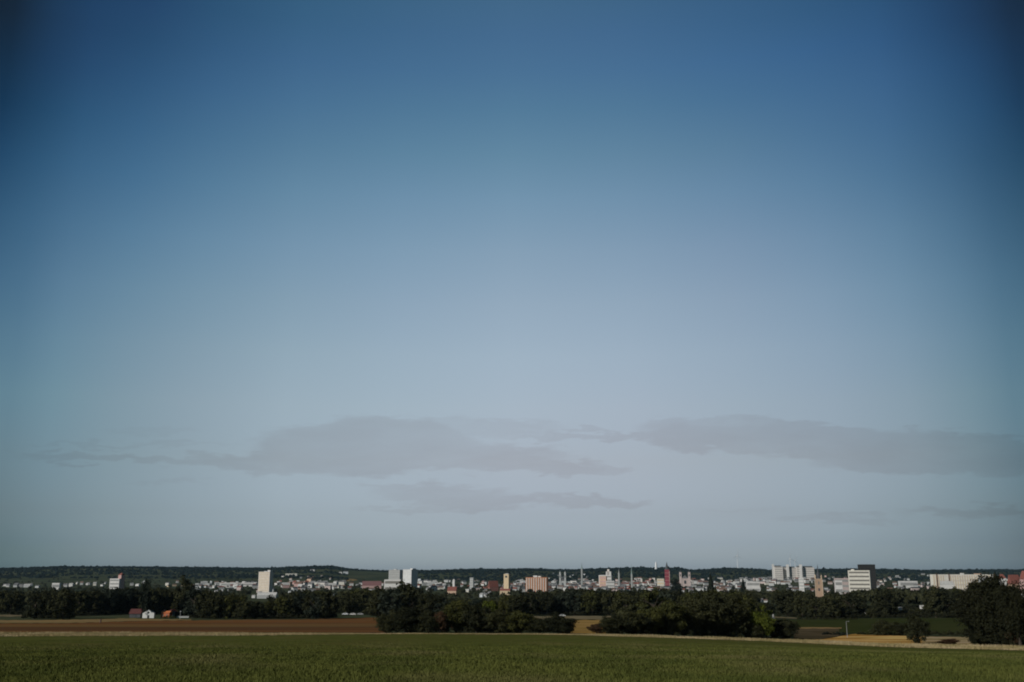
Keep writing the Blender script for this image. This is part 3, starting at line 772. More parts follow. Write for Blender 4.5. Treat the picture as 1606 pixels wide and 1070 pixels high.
# turbines and the far white mast
def turbine(px, top, Y, ang, label):
    u, v = ray(px, top); X = u * Y; g = h1(X, Y); H = EYE + v * Y - g
    L = H * .33; hub = H - L * .98
    o = thing('wind_turbine', label, 'wind turbine', (X, Y, g), R(25), 'wind turbines beyond the skyline')
    MB().lathe([(2.6, -4), (2.2, hub * .4), (1.5, hub)], 10).build('mast', 'wall_silver', o)
    MB().box(-1.9, 1.9, -4.5, 6.5, hub - .2, hub + 3.6).build('nacelle', 'wall_silver', o)
    MB().lathe([(0, hub + .4), (1.4, hub + 1.0), (1.5, hub + 2.6), (0, hub + 3.2)], 8, 0, -5.8).build('hub', 'wall_silver', o)
    for i in range(3):
        a = R(ang + 120 * i)
        p = np.array((0, -5.8, hub + 1.8)); dv = np.array((math.sin(a), 0, math.cos(a)))
        b = MB(); s = np.array((math.cos(a), 0, -math.sin(a)))
        pts = [(1.0, .9, .9), (L * .2, 1.9, .6), (L * .6, 1.1, .35), (L, .25, .12)]
        vs = []
        for t, c, th in pts:
            q = p + dv * t
            vs += [q - s * c, q + np.array((0, -th, 0)), q + s * c, q + np.array((0, th, 0))]
        fs = [(3, 2, 1, 0), (12, 13, 14, 15)]
        for k in range(3):
            for j in range(4): fs.append((4*k + j, 4*k + (j+1) % 4, 4*k + 4 + (j+1) % 4, 4*k + 4 + j))
        b.add(vs, fs).build('blade', 'wall_silver', o)
turbine(1155.5, 861, 8200, 4, 'pale wind turbine standing alone over the wooded skyline')
turbine(1238.5, 867, 8000, 356, 'pale wind turbine rising behind the hospital, the taller of two')
turbine(1246, 870, 9000, 20, 'fainter wind turbine just right of the one behind the hospital')
u, v = ray(1028.7, 880.5); Y = 6900; g = h1(u * Y, Y); H = EYE + v * Y - g
o = thing('water_tower', 'white tapering tower on the skyline left of the crimson tower', 'tower', (u * Y, Y, g))
MB().lathe([(9, -3), (7.5, H * .55), (5.5, H * .8), (5.5, H * .86)], 12).build('shaft', 'wall_silver', o)
MB().lathe([(4.0, H * .86), (2.5, H * .93), (0, H)], 12).build('cap', 'wall_silver', o)

# ------------------------------------------------------------------ houses of the town
HP = {}
def house_proto(i):
    w, d, e, r = [(11, 9, 5.5, 4.0), (15, 9, 6, 3.6), (10, 10, 7.5, 4.2), (20, 10, 7, 3.2), (13, 11, 9, 2.6), (9, 8, 4.5, 4.4)][i]
    b = MB().box(-w/2, w/2, -d/2, d/2, -2.5, e).mesh('wall')
    r_ = MB().gable(-w/2 - .4, w/2 + .4, -d/2 - .5, d/2 + .5, e + .02, e + r).mesh('roof')
    c_ = MB().box(w * .18, w * .18 + .8, -.5, .5, e + r * .5, e + r + .9).mesh('chimney')
    return b, r_, c_
HOUSE = [house_proto(i) for i in range(6)]
HM = {}
def house(px, py, wall, rc, label, group, yaw=None, k=None, s=1.0, Y=None):
    i = rnd.randrange(6) if k is None else k
    key = (i, wall, rc)
    if key not in HM:
        t = []
        for me, m in zip(HOUSE[i], ('wall_' + wall, 'roof_' + rc, 'wall_' + wall)):
            c = me.copy(); c.materials.append(MATS[m]); t.append(c)
        HM[key] = t
    if Y is None: x, y, z = ground_at(px, py, 200)
    else:
        y = Y; x = ray(px, py)[0] * Y; z = h1(x, y)
    o = thing('house', label, 'house', (x, y, z), R(rnd.uniform(-35, 25) if yaw is None else yaw), group)
    o.scale = (s, s, s)
    for me, n in zip(HM[key], ('wall', 'roof', 'chimney')): link(n, me, o)
    return o

ZONES = [  # px0 px1 py0 py1 count walls roofs scale label group
    (4, 60, 917, 924, 11, 'white paleg grey', 'grey pale', 1.0, 'small pale house below the wooded ridge at the far left', 'houses under the left ridge'),
    (100, 168, 916, 921, 13, 'ivory white paleg', 'grey pale brown', 1.0, 'small pale house between the bright white hall and pink tower block', 'houses left of the pink tower block'),
    (202, 236, 915, 921, 5, 'paleg white', 'grey pale', .9, 'small pale house on the meadow right of the pink tower block', 'houses right of the pink tower block'),
    (258, 292, 913, 922, 8, 'ivory sand white', 'brown grey', .9, 'small yellowish house behind the tallest trees of the left wood', 'houses behind the tall left trees'),
    (305, 404, 916, 923, 30, 'white paleg white', 'pale grey pale', 1.15, 'white house in the dense low row left of the cream tower', 'white houses left of the cream tower'),
    (326, 372, 926, 930.5, 7, 'white paleg', 'grey pale', .6, 'little white house in a loose row below the dense white row', 'little houses below the white row'),
    (390, 436, 930, 942, 7, 'paleg white grey', 'grey pale', .5, 'little grey house among treetops below the cream tower', 'little houses below the cream tower'),
    (436, 488, 914, 924, 26, 'peach pink peach cream', 'red pale brown', 1.5, 'peach coloured terrace house right of the cream tower', 'peach terrace houses'),
    (486, 540, 914, 925, 24, 'ivory white cream', 'pale grey', 1.35, 'whitish terrace house between peach terraces and mauve roofed hall', 'whitish terrace houses'),
    (440, 540, 905, 911, 11, 'paleg grey cream', 'grey brown', .9, 'grey house on the lower hillside above the terraces', 'houses on the lower hillside'),
    (570, 604, 916, 920, 8, 'white pink', 'red grey', 1.2, 'small house in front of the mauve roofed hall', 'houses by the mauve roofed hall'),
    (656, 712, 913, 921, 24, 'white paleg ivory', 'pale grey', 1.15, 'white house right of the white high-rise pair', 'white houses right of the high-rise pair'),
    (668, 702, 923, 929, 7, 'paleg ivory pink', 'brown grey', .9, 'dull house near the low red roofed hall', 'houses near the low red hall'),
    (716, 764, 910, 916, 9, 'paleg white grey', 'grey brown', .8, 'greyish house between slim white tower and steep red roof', 'houses left of the steep red roof'),
    (753, 772, 931, 938, 5, 'white bluew', 'grey pale', .75, 'white house in the small cluster among trees below the red hall', 'white cluster below the red hall'),
    (806, 824, 911, 920, 7, 'bluew white paleg', 'grey pale', 1.0, 'pale house just left of the orange apartment block', 'houses left of the orange block'),
    (860, 935, 909, 922, 30, 'white paleg grey cream', 'grey pale brown', 1.1, 'pale house between the orange block and the white town hall', 'houses in the dense centre'),
    (860, 930, 900, 908, 12, 'bluew grey paleg', 'grey slate', 1.0, 'small house far behind the twin white towers', 'far houses behind the twin towers'),
    (935, 1030, 909, 920, 34, 'white paleg cream pink', 'grey brown red', 1.15, 'pale house around the pale spires in the town centre', 'houses around the pale spires'),
    (1052, 1110, 909, 921, 24, 'pink cream white paleg', 'red brown grey', 1.2, 'pinkish house near the two-turreted church', 'houses near the turreted church'),
    (1110, 1212, 907, 919, 30, 'white paleg ivory grey', 'grey pale slate', 1.15, 'pale house around the dark conifers below the turbine', 'houses around the dark conifers'),
    (1205, 1276, 907, 919, 22, 'paleg grey white', 'slate grey brown', 1.1, 'greyish house below the hospital', 'houses below the hospital'),
    (1292, 1330, 902, 914, 10, 'paleg pink grey', 'slate grey', 1.0, 'greyish house between terracotta tower and banded office', 'houses left of the banded office'),
    (1376, 1412, 902, 914, 13, 'paleg cream grey', 'brown grey pale', 1.0, 'dull cream house right of the dark office tower', 'houses right of the dark office tower'),
    (1412, 1460, 899, 913, 8, 'paleg grey cream', 'grey slate', .9, 'greyish house between dark office tower and cream factory', 'houses left of the cream factory'),
    (1576, 1612, 908, 914, 8, 'white ivory paleg', 'red grey pale', .95, 'white house below the red roofs at the right edge', 'white houses at the right edge'),
]
for (a, b, t, q, n, ws, rs, s, lab, grp) in ZONES:
    ws, rs = ws.split(), rs.split()
    n = max(3, round(n * .70))
    for i in range(n):
        px = a + (b - a) * (i + rnd.random()) / n
        py = rnd.uniform(t, q)
        house(px, py, rnd.choice(ws), rnd.choice(rs), lab, grp, s=s * rnd.uniform(.8, 1.25))
    KEEP.append((a, b, t - 5, q - 1, ground_depth(.5 * (a + b), t)))
FLATS = [  # px0 px1 py_base count width height(m) walls label group
    (806, 822, 917, 3, 'bluew white', 'pale flat roofed block peeking out left of the orange block', 'pale flat blocks left of the orange block'),
    (862, 936, 916, 9, 'white paleg grey', 'flat roofed block among the dense houses right of the orange block', 'flat blocks in the dense centre'),
    (955, 1040, 915, 9, 'paleg cream pinkgrey', 'flat roofed block behind the pale spires', 'flat blocks behind the pale spires'),
    (1054, 1108, 914, 6, 'pinkgrey cream paleg', 'flat roofed block beside the two-turreted church', 'flat blocks beside the turreted church'),
    (1110, 1210, 914, 11, 'white paleg ivory', 'flat roofed block among houses right of the conifers', 'flat blocks right of the conifers'),
    (1208, 1275, 913, 8, 'paleg grey white', 'greyish flat roofed block below the hospital', 'flat blocks below the hospital'),
    (656, 700, 915, 3, 'white bluew', 'white flat roofed block behind the houses right of the high-rise pair', 'flat blocks right of the high-rise pair'),
    (310, 400, 914, 5, 'white paleg bluew', 'white flat roofed block in the dense low row left of the cream tower', 'flat blocks left of the cream tower'),
]
for a, b, py, n, ws, lab, grp in FLATS:
    ws = ws.split()
    for i in range(n):
        px = a + (b - a) * (i + rnd.uniform(.1, .9)) / n
        q = py + rnd.uniform(-2.5, 3.5); wd = rnd.uniform(3.0, 7.0)
        Y = ground_at(px, q, 1500)[1]
        block('flat_block', lab, 'building', px - wd / 2, px + wd / 2, q - rnd.uniform(2.5, 6.0), Y, rnd.uniform(-30, 14), rnd.uniform(.4, .8), rnd.choice(ws), group=grp)
SINGLE = [
    (1194, 944.5, 'white', 'grey', .5, 'white house among dark trees above the lime tree, left of two'),
    (1201, 945.0, 'paleg', 'brown', .45, 'grey house among dark trees above the lime tree, right of two'),
    (1315, 929.5, 'paleg', 'pale', .8, 'pale house in the treetops below the banded office, left of two'),
    (1323, 931, 'white', 'grey', .8, 'pale house in the treetops below the banded office, right of two'),
    (1345, 948, 'paleg', 'grey', .5, 'small grey house highest on the slope behind the meadow'),
    (1353, 953, 'grey', 'brown', .5, 'grey brown house in the middle of the slope behind the meadow'),
    (1361, 964, 'white', 'grey', .42, 'bright white house at the wood edge behind the meadow'),
    (1412, 957, 'paleg', 'pale', .28, 'narrow white house deep in the right wood'),
    (1446, 955, 'white', 'pale', .34, 'bright white house deep in the wood above the single bush'),
    (1516, 934.5, 'paleg', 'pale', .6, 'small white roofed house left of the large dark tree'),
    (1602, 963.5, 'white', 'grey', .3, 'white house at the right edge behind the large tree'),
    (1602, 937, 'paleg', 'pale', .7, 'pale house high at the right edge behind the large tree'),
    (733, 929, 'ivory', 'pale', .8, 'pale green gabled house alone on a clearing left of the white cluster'),
    (522, 934, 'paleg', 'grey', .5, 'dim grey house in the treetops below the whitish terraces'),
    (994, 921.5, 'ivory', 'pale', .6, 'tiny ivory house below the tall pale green spire'),
]
for px, py, wl, rc, s, lab in SINGLE:
    o = house(px, py, wl, rc, lab, None, s=s, yaw=-15, k=0)
    KEEP.append((px - 4 * s - 1, px + 4 * s + 1, py - 7 * s - 1, py - 1.5, o.location.y))

# beyond the 300 nearest houses: the rest of the town as one mass
def town_mass(n):
    names = ['wall_white', 'wall_paleg', 'wall_pinkgrey', 'wall_grey', 'roof_grey', 'roof_brown', 'roof_red', 'roof_slate']
    V = []; Fq = []; mi = []
    px = np.concatenate([rng.uniform(790, 1215, int(n * .62)), rng.uniform(300, 790, int(n * .22)), rng.uniform(1215, 1610, n - int(n * .62) - int(n * .22))])
    y = 2500 * (4600 / 2500) ** rng.random(len(px))
    b = MB()
    for p, yy in zip(px, y):
        u = ray(p, 912)[0]; x = u * yy; z = h1(x, yy)
        w, d, e, r = rnd.uniform(8, 20), rnd.uniform(8, 11), rnd.uniform(5, 11), rnd.uniform(2.5, 4.5)
        a = R(rnd.uniform(-40, 30)); ca, sa = math.cos(a), math.sin(a)
        m = MB().box(-w/2, w/2, -d/2, d/2, -2.5, e); k = len(m.f)
        m.gable(-w/2 - .4, w/2 + .4, -d/2 - .5, d/2 + .5, e + .02, e + r)
        b.add([(x + ca * q[0] - sa * q[1], yy + sa * q[0] + ca * q[1], z + q[2]) for q in m.v], m.f)
        mi += [rnd.choice((0, 1, 1, 2, 3))] * k + [rnd.choice((4, 4, 5, 5, 6, 7, 7))] * (len(m.f) - k)
    me = b.mesh('distant_houses')
    for nm in names: me.materials.append(MATS[nm])
    me.polygons.foreach_set('material_index', np.array(mi, np.int32))
    return tag(link('distant_houses', me), 'mass of small houses packed between the larger buildings of the town', 'houses', kind='stuff')
town_mass(520)

# ------------------------------------------------------------------ foreground bushes and trees: px, width px, top, base, proto, kind, label
NEAR = [
    (606, 40, 963, 994.0, 'near_dark', 'bush', 'low round dark bush at the left end of the middle clump'),
    (636, 50, 951, 993.6, 'near_dark', 'bush', 'tall dark bush second from the left in the middle clump'),
    (672, 44, 957, 993.4, 'near_dark', 'bush', 'dark bush beside the rusty shrub in the middle clump'),
    (690, 30, 958, 993.8, 'near_rust', 'bush', 'rusty brown shrub in the middle clump'),
    (716, 48, 938, 993.0, 'near_olive', 'bush', 'tall olive bush right of the rusty shrub'),
    (748, 50, 947, 993.5, 'near_dark', 'bush', 'broad dark bush in the centre of the middle clump'),
    (782, 46, 956, 993.8, 'near_dark', 'bush', 'dark bush right of centre in the middle clump'),
    (816, 48, 957, 994.2, 'near_olive', 'bush', 'olive bush near the right end of the middle clump'),
    (846, 40, 971, 994.6, 'near_dark', 'bush', 'low dark bush between the olive bush and the round bush'),
    (879, 58, 964, 995.2, 'near_dark', 'bush', 'round dark bush left of the golden gap'),
    (936, 32, 978, 997.2, 'near_rust', 'bush', 'low brownish shrub right of the golden gap'),
    (957, 46, 967, 997.4, 'near_dark', 'bush', 'dark bush at the left end of the right clump'),
    (990, 50, 957, 997.8, 'near_dark', 'bush', 'dark bush second from left in the right clump'),
    (1022, 46, 953, 998.4, 'near_olive', 'bush', 'olive bush in the left half of the right clump'),
    (1055, 54, 939, 999.2, 'near_olive', 'bush', 'tall olive bush in the middle of the right clump'),
    (1090, 56, 936, 1000, 'near_dark', 'broadleaf_tree', 'dark tree left of the tallest one in the right clump'),
    (1122, 62, 926, 1000.8, 'near_dark', 'broadleaf_tree', 'tallest dark tree of the right clump'),
    (1157, 54, 930, 1001.6, 'near_dark', 'broadleaf_tree', 'dark tree between the tallest tree and the lime tree'),
    (1194, 46, 954, 1002.4, 'near_lime', 'broadleaf_tree', 'sunlit lime green tree in the right clump'),
    (1186, 34, 974, 1004, 'near_dark', 'bush', 'low dark bush at the foot of the lime tree'),
    (1228, 52, 969, 1004.4, 'near_dark', 'bush', 'round dark bush at the right end of the right clump'),
    (1386, 40, 972, 997, 'near_dark', 'bush', 'dark bush at the meadow behind the dry grass, left of two'),
    (1412, 36, 976, 997.5, 'near_dark', 'bush', 'dark bush at the meadow behind the dry grass, right of two'),
    (1441, 40, 964, 1010, 'near_dark', 'bush', 'tall single dark bush standing in the dry grass'),
    (1489, 34, 1001.5, 1012, 'near_rust', 'bush', 'low brown scrub on the pale straw strip'),
    (1537, 64, 914, 1013, 'big_tree', 'broadleaf_tree', 'large dark tree on the right, left of three crowns'),
    (1568, 84, 904, 1014.5, 'big_tree', 'broadleaf_tree', 'largest dark tree on the right, middle of three crowns'),
    (1601, 56, 912, 1015.5, 'big_tree', 'broadleaf_tree', 'large dark tree at the right edge of the picture'),
(1545, 46, 992, 1013, 'near_dark', 'bush', 'low dark bush at the foot of the leftmost large tree'),
    (1582, 44, 996, 1014, 'near_dark', 'bush', 'low dark bush between the two big dark crowns at right'),
    (1590, 22, 985, 1015.8, 'near_rust', 'bush', 'orange brown shrub under the large dark trees'),
]
for i, (px, top) in enumerate([(622, 957), (655, 961), (700, 958), (732, 952), (765, 960), (800, 964), (832, 966), (862, 974), (972, 968), (1006, 963), (1038, 960), (1072, 950), (1106, 950), (1140, 944), (1176, 964), (1212, 972)]):
    NEAR.append((px, 46, top, 991.5 if px < 900 else 995.5 + (px - 940) * .018, 'near_dark', 'bush', 'dark shrub filling the back of the %s bush clump' % ('middle' if px < 900 else 'right')))
vtx = [p[0] for p in VTOP]; vty = [p[1] for p in VTOP]
for px, wpx, top, base, key, kind, lab in NEAR:
    if 590 < px < 1250 or px > 1520: base = min(base, float(np.interp(px, vtx, vty)) - .55)
    x, y, z = ground_at(px, base)
    w = (ray(px + wpx / 2, 990)[0] - ray(px - wpx / 2, 990)[0]) * y
    h = EYE + ray(px, top)[1] * y - z
    plant(kind, key, x, y, w * 1.06, h * 1.03, lab, 'tree' if 'tree' in kind else 'bush', 'shrubs at the back of the near clumps' if 'filling' in lab else None)

def hedge(pl, pr, top, base, m, label):
    x0, y0, z0 = ground_at(pl, base); x1, y1, z1 = ground_at(pr, base)
    L = math.hypot(x1 - x0, y1 - y0); h = max(.8, EYE + ray(.5 * (pl + pr), top)[1] * .5 * (y0 + y1) - .5 * (z0 + z1))
    n = max(3, int(L / (h * .9)))
    Vs = []
    for i in range(n):
        t = (i + .5) / n; x = x0 + (x1 - x0) * t; y = y0 + (y1 - y0) * t
        V = leaf_cloud(900, 14, .075, 100 + i, zlo=0, ragged=.2)
        Vs.append(V * np.array([h * 1.5, h * 1.3, h * (1.0 + .25 * math.sin(i * 2.1))]) + np.array([x - x0, y - y0, h1(x, y) - z0 - .1 * h]))
    o = tag(link('hedge', crown_mesh('hedge', np.concatenate(Vs), m)), label, 'hedge'); o.location = (x0, y0, z0)
hedge(1290, 1326, 991, 996.5, 'foliage_cool', 'low dark hedge between brown plot and lamp post')
hedge(1345, 1428, 990.5, 995.8, 'foliage_dark', 'long dark hedge along the back of the dry grass')
hedge(1456, 1522, 989, 997, 'foliage_dark', 'dark hedge between the single bush and the large tree')
hedge(1250, 1345, 968.5, 972.2, 'foliage_dark', 'low hedge along the top of the green meadow')

# ------------------------------------------------------------------ the wood: single trees in rows, tops following the photo's skyline
SKY = [(-60, 922), (0, 922), (40, 922), (70, 921), (100, 919), (150, 922), (175, 916), (200, 911), (225, 906), (250, 912), (270, 906), (290, 904), (310, 911), (330, 923), (350, 926), (380, 928), (400, 930), (420, 930), (445, 924), (470, 922.5), (500, 922), (515, 916.5), (540, 919), (570, 920), (595, 916), (615, 914), (640, 909), (655, 917), (670, 924), (690, 931), (720, 934), (750, 934), (775, 934), (795, 929), (815, 926), (850, 923), (880, 920), (920, 920), (960, 922), (1000, 919), (1025, 916), (1050, 921), (1080, 924), (1110, 921), (1150, 920), (1180, 922), (1210, 920), (1250, 921), (1272, 926), (1283, 934), (1296, 926), (1315, 918), (1335, 913), (1355, 914), (1375, 914), (1390, 911), (1420, 914.5), (1450, 913.5), (1480, 912.5), (1510, 911), (1550, 911), (1606, 911), (1680, 912)]
sx = [p[0] for p in SKY]; sy = [p[1] for p in SKY]
def zone_of(px):
    if px < 205: return 'the left wood before the farmstead', 'left of the red roofed shed'
    if px < 305: return 'the wood behind the farmstead', 'behind the white barn'
    if px < 590: return 'the wood behind the brown field', 'behind the brown field'
    if px < 905: return 'the wood behind the middle bushes', 'behind the middle bush clump'
    if px < 1250: return 'the wood behind the right bushes', 'behind the right bush clump'
    return 'the wood behind the meadow', 'behind the green meadow'
WORD = {'dark': 'dark broadleaf tree', 'olive': 'olive green broadleaf tree', 'cool': 'bluish dark broadleaf tree'}
ROWS = [(500, 25), (580, 25), (700, 26), (860, 27)]
BLX = [-60, 112, 118, 175, 288, 292, 300, 520, 590, 610, 820, 830, 960, 970, 1215, 1225, 1280, 1530, 1540, 1680]
BLY = [972.5, 972, 967.8, 964.5, 964.5, 968, 971, 971, 967, 990, 990, 966, 966, 990, 990, 968, 970.5, 969.5, 990, 990]
KEEP.append((756, 786, 938, 957, 428)); KEEP.append((1183, 1206, 953, 985, 150))
count = 0
for r, (Y, stepx) in enumerate(ROWS):
    px = -40 + rnd.uniform(0, stepx)
    while px < 1650:
        y = Y * rnd.uniform(.94, 1.06)
        pq = px + rnd.uniform(-5, 5)
        px += stepx * rnd.uniform(.75, 1.25)
        # in front of the wood: meadow, farm, brown field and gaps stay open
        base_lim = np.interp(pq, BLX, BLY)
        u = ray(pq, 940)[0]; X = u * y; g = h1(X, y)
        bpy_ = pxl(X, y, g)[1]
        if bpy_ > base_lim:
            X, y, g = ground_at(pq, base_lim - rnd.uniform(.2, 2.0)); bpy_ = pxl(X, y, g)[1]
        top = float(np.interp(pq, sx, sy))
        low = rnd.random()
        tpy = top + (0.5 + 9 * low ** 1.6) + (4 if r < 2 else 0) * rnd.random()
        lim = 20.5
        hh = EYE + ray(pq, tpy)[1] * y - g
        if hh > lim: hh = lim * rnd.uniform(.82, 1.0)
        if hh < 6:
            if bpy_ - top < 5: continue
            hh = 6 * rnd.uniform(.9, 1.2)
        w = hh * rnd.uniform(.75, 1.05)
        hw = w / 2 / y * 1600
        tpy = pxl(X, y, g + hh)[1]
        bl = blocked(pq, hw, tpy, y)
        if bl is not None:
            h2 = EYE + ray(pq, bl + .5)[1] * y - g
            if h2 < 3.5: continue
            hh = min(hh, h2); w = min(w, hh * 1.3)
        c = rnd.choice(('dark', 'dark', 'dark', 'olive', 'cool'))
        if pq > 1250 or pq < 320: c = rnd.choice(('dark', 'dark', 'cool', 'cool', 'olive')) if rnd.random() < .5 else 'dark'
        zn, wh = zone_of(pq)
        plant('broadleaf_tree', 'mid_' + c, X, y, w, hh, f'{WORD[c]} in the dense wood {wh}', 'tree', f'{WORD[c]}s in {zn}')
        count += 1
# trees that stand out
OUT = [
    (1115, 17, 897.5, 925, 1500, 'conifer', 'conifer_tree', 'dark pointed conifer among pale houses, left of two'),
    (1166, 15, 906, 926, 1450, 'conifer', 'conifer_tree', 'dark conifer left of the white flat roofed hall'),
    (1060, 22, 905, 922, 2100, 'mid_cool', 'broadleaf_tree', 'bluish green tree just right of the crimson tower'),
    (228, 22, 904.5, 960, 620, 'mid_cool', 'broadleaf_tree', 'tall dark tree standing above the red roofed shed'),
    (286, 40, 902.5, 962, 640, 'mid_dark', 'broadleaf_tree', 'tallest broad tree of the left wood behind the farm'),
    (768, 34, 938, 962, 430, 'mid_lime', 'broadleaf_tree', 'sunlit yellow green tree behind the middle bush clump'),
    (790, 24, 940, 962, 440, 'mid_olive', 'broadleaf_tree', 'olive tree right beside the yellow green one'),
    (712, 24, 953, 975, 330, 'mid_rust', 'broadleaf_tree', 'rusty brown tree behind the middle bush clump'),
    (582, 40, 921, 958, 780, 'mid_olive', 'broadleaf_tree', 'broad olive tree above the right end of the brown field'),
    (640, 46, 907.5, 958, 640, 'mid_dark', 'broadleaf_tree', 'tall tree in front of the white high-rise pair'),
]
for px, wpx, top, base, Y, key, kind, lab in OUT:
    u = ray(px, base)[0]; X = u * Y; g = h1(X, Y)
    hh = EYE + ray(px, top)[1] * Y - g
    plant(kind, key, X, Y, wpx / 1600 * Y, hh, lab, 'tree', None)

# ------------------------------------------------------------------ far woods and the greenery of the town, too many to count
def far_trees(n, quads, size, gen, m, name, label):
    P, S = gen(n); n = len(P)
    d = rng.normal(size=(n, quads, 3)); d /= np.linalg.norm(d, axis=2)[..., None]
    d[..., 2] = np.abs(d[..., 2]) * 1.0 - .15
    C = P[:, None, :] + d * S[:, None, :] * rng.uniform(.6, 1.0, (n, quads, 1)) + np.array([0, 0, 1]) * S[:, None, 2:3] * .25
    N = d + rng.normal(0, .4, d.shape); N /= np.linalg.norm(N, axis=2)[..., None]
    T = np.cross(N, rng.normal(size=N.shape)); T /= np.linalg.norm(T, axis=2)[..., None]
    B = np.cross(N, T)
    s = (S[:, None, 0:1] * size) * rng.uniform(.6, 1.3, (n, quads, 1))
    V = np.stack([C - T * s, C - B * s * .8, C + T * s, C + B * s * .8], 2).reshape(-1, 3)
    return tag(link(name, np_mesh(name, V, 4, np.arange(len(V)), m)), label, 'wood', kind='stuff')

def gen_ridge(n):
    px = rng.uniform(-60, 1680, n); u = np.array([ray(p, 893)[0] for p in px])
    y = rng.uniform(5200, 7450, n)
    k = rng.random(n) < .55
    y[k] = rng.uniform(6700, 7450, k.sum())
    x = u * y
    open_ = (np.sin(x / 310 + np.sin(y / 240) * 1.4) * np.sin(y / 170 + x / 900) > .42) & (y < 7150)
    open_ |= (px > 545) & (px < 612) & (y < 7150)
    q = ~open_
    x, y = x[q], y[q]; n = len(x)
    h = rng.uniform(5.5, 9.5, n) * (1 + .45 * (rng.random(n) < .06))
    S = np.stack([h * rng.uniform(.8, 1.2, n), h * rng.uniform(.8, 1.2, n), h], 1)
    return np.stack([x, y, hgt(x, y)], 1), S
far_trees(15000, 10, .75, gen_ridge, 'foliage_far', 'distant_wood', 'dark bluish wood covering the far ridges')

KA = np.array(KEEP)
def gen_town(n):
    px = rng.uniform(-60, 1680, n)
    y = 940 * (5200 / 940) ** rng.random(n)
    u = np.array([ray(p, 910)[0] for p in px]); x = u * y; z = hgt(x, y)
    h = rng.uniform(3.0, 6.0, n)
    near = y < 1750
    tp = np.interp(px, sx, sy) + rng.uniform(1.0, 12, n)
    hm_ = np.array([EYE + ray(a, b)[1] * c for a, b, c in zip(px, tp, y)]) - z
    h = np.where(near, np.clip(hm_ / 2.2, 2.2, 8.5), h)
    keep = np.ones(n, bool)
    for i in range(n):
        t = pxl(x[i], y[i], z[i] + 2.1 * h[i])[1]; hw = h[i] / y[i] * 1600
        hit = (y[i] < KA[:, 4]) & (px[i] + hw > KA[:, 0]) & (px[i] - hw < KA[:, 1]) & (t < KA[:, 3] - 1.0)
        if hit.any() and (near[i] or rng.random() < .60): keep[i] = False
    x, y, z, h = x[keep], y[keep], z[keep], h[keep]
    S = np.stack([h * rng.uniform(.8, 1.2, len(h)), h * rng.uniform(.8, 1.2, len(h)), h * 1.15], 1)
    return np.stack([x, y, z + h * .5], 1), S
far_trees(5200, 44, .36, gen_town, 'foliage_dark', 'town_greenery', 'mass of dark treetops between the houses of the town')
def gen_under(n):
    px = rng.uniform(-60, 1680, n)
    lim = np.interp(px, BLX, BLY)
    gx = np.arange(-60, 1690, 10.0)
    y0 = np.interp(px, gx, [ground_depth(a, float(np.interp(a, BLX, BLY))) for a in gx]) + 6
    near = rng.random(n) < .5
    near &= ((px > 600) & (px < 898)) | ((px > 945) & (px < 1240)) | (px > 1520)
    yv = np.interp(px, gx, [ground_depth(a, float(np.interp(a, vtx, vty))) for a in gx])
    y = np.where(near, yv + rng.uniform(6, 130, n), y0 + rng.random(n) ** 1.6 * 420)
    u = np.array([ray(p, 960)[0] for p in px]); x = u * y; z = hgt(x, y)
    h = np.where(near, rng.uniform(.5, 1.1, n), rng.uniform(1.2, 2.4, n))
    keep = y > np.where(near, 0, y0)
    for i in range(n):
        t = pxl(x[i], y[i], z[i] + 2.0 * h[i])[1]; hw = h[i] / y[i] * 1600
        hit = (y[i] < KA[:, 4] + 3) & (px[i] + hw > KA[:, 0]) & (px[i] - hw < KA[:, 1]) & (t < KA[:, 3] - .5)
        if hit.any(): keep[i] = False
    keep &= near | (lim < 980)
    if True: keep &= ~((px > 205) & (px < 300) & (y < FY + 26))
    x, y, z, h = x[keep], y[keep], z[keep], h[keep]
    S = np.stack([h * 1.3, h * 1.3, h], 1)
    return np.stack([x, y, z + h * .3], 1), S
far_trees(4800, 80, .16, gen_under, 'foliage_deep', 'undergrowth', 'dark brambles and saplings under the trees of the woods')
print('trees', count)

# ------------------------------------------------------------------ light, sky, air
SUN_EL, SUN_AZ = 30.0, -52.0     # azimuth measured from straight behind the camera, towards the left
sd = (-math.sin(R(-SUN_AZ)) * math.cos(R(SUN_EL)), -math.cos(R(SUN_AZ)) * math.cos(R(SUN_EL)), math.sin(R(SUN_EL)))
from mathutils import Vector
ld = bpy.data.lights.new('sun', 'SUN'); ld.energy = 3.4; ld.angle = R(0.5); ld.color = (1.0, 0.95, 0.88)
lo = bpy.data.objects.new('sun', ld); col.objects.link(lo)
lo.rotation_euler = Vector(sd).to_track_quat('Z', 'Y').to_euler()
lo.location = (-50, -50, 80)

world = bpy.data.worlds.new('World'); sc.world = world; world.use_nodes = True
nt = world.node_tree; N = nt.nodes; L = nt.links
bg = N['Background']; bg.inputs['Strength'].default_value = 0.1
def node(t, **kw):
    n = N.new(t)
    for k, v in kw.items(): setattr(n, k, v)
    return n
def math_(op, a, b=None, c=None, clamp=False):
    n = node('ShaderNodeMath', operation=op); n.use_clamp = clamp
    for i, v in enumerate((a, b, c)):
        if v is None: continue
        if isinstance(v, (int, float)): n.inputs[i].default_value = v
        else: L.new(v, n.inputs[i])
    return n.outputs[0]
def mrange(v, a, b, c=0.0, d=1.0, smooth=False):
    n = node('ShaderNodeMapRange'); n.interpolation_type = 'SMOOTHSTEP' if smooth else 'LINEAR'
    L.new(v, n.inputs[0])
    for i, q in zip((1, 2, 3, 4), (a, b, c, d)): n.inputs[i].default_value = q
    return n.outputs[0]
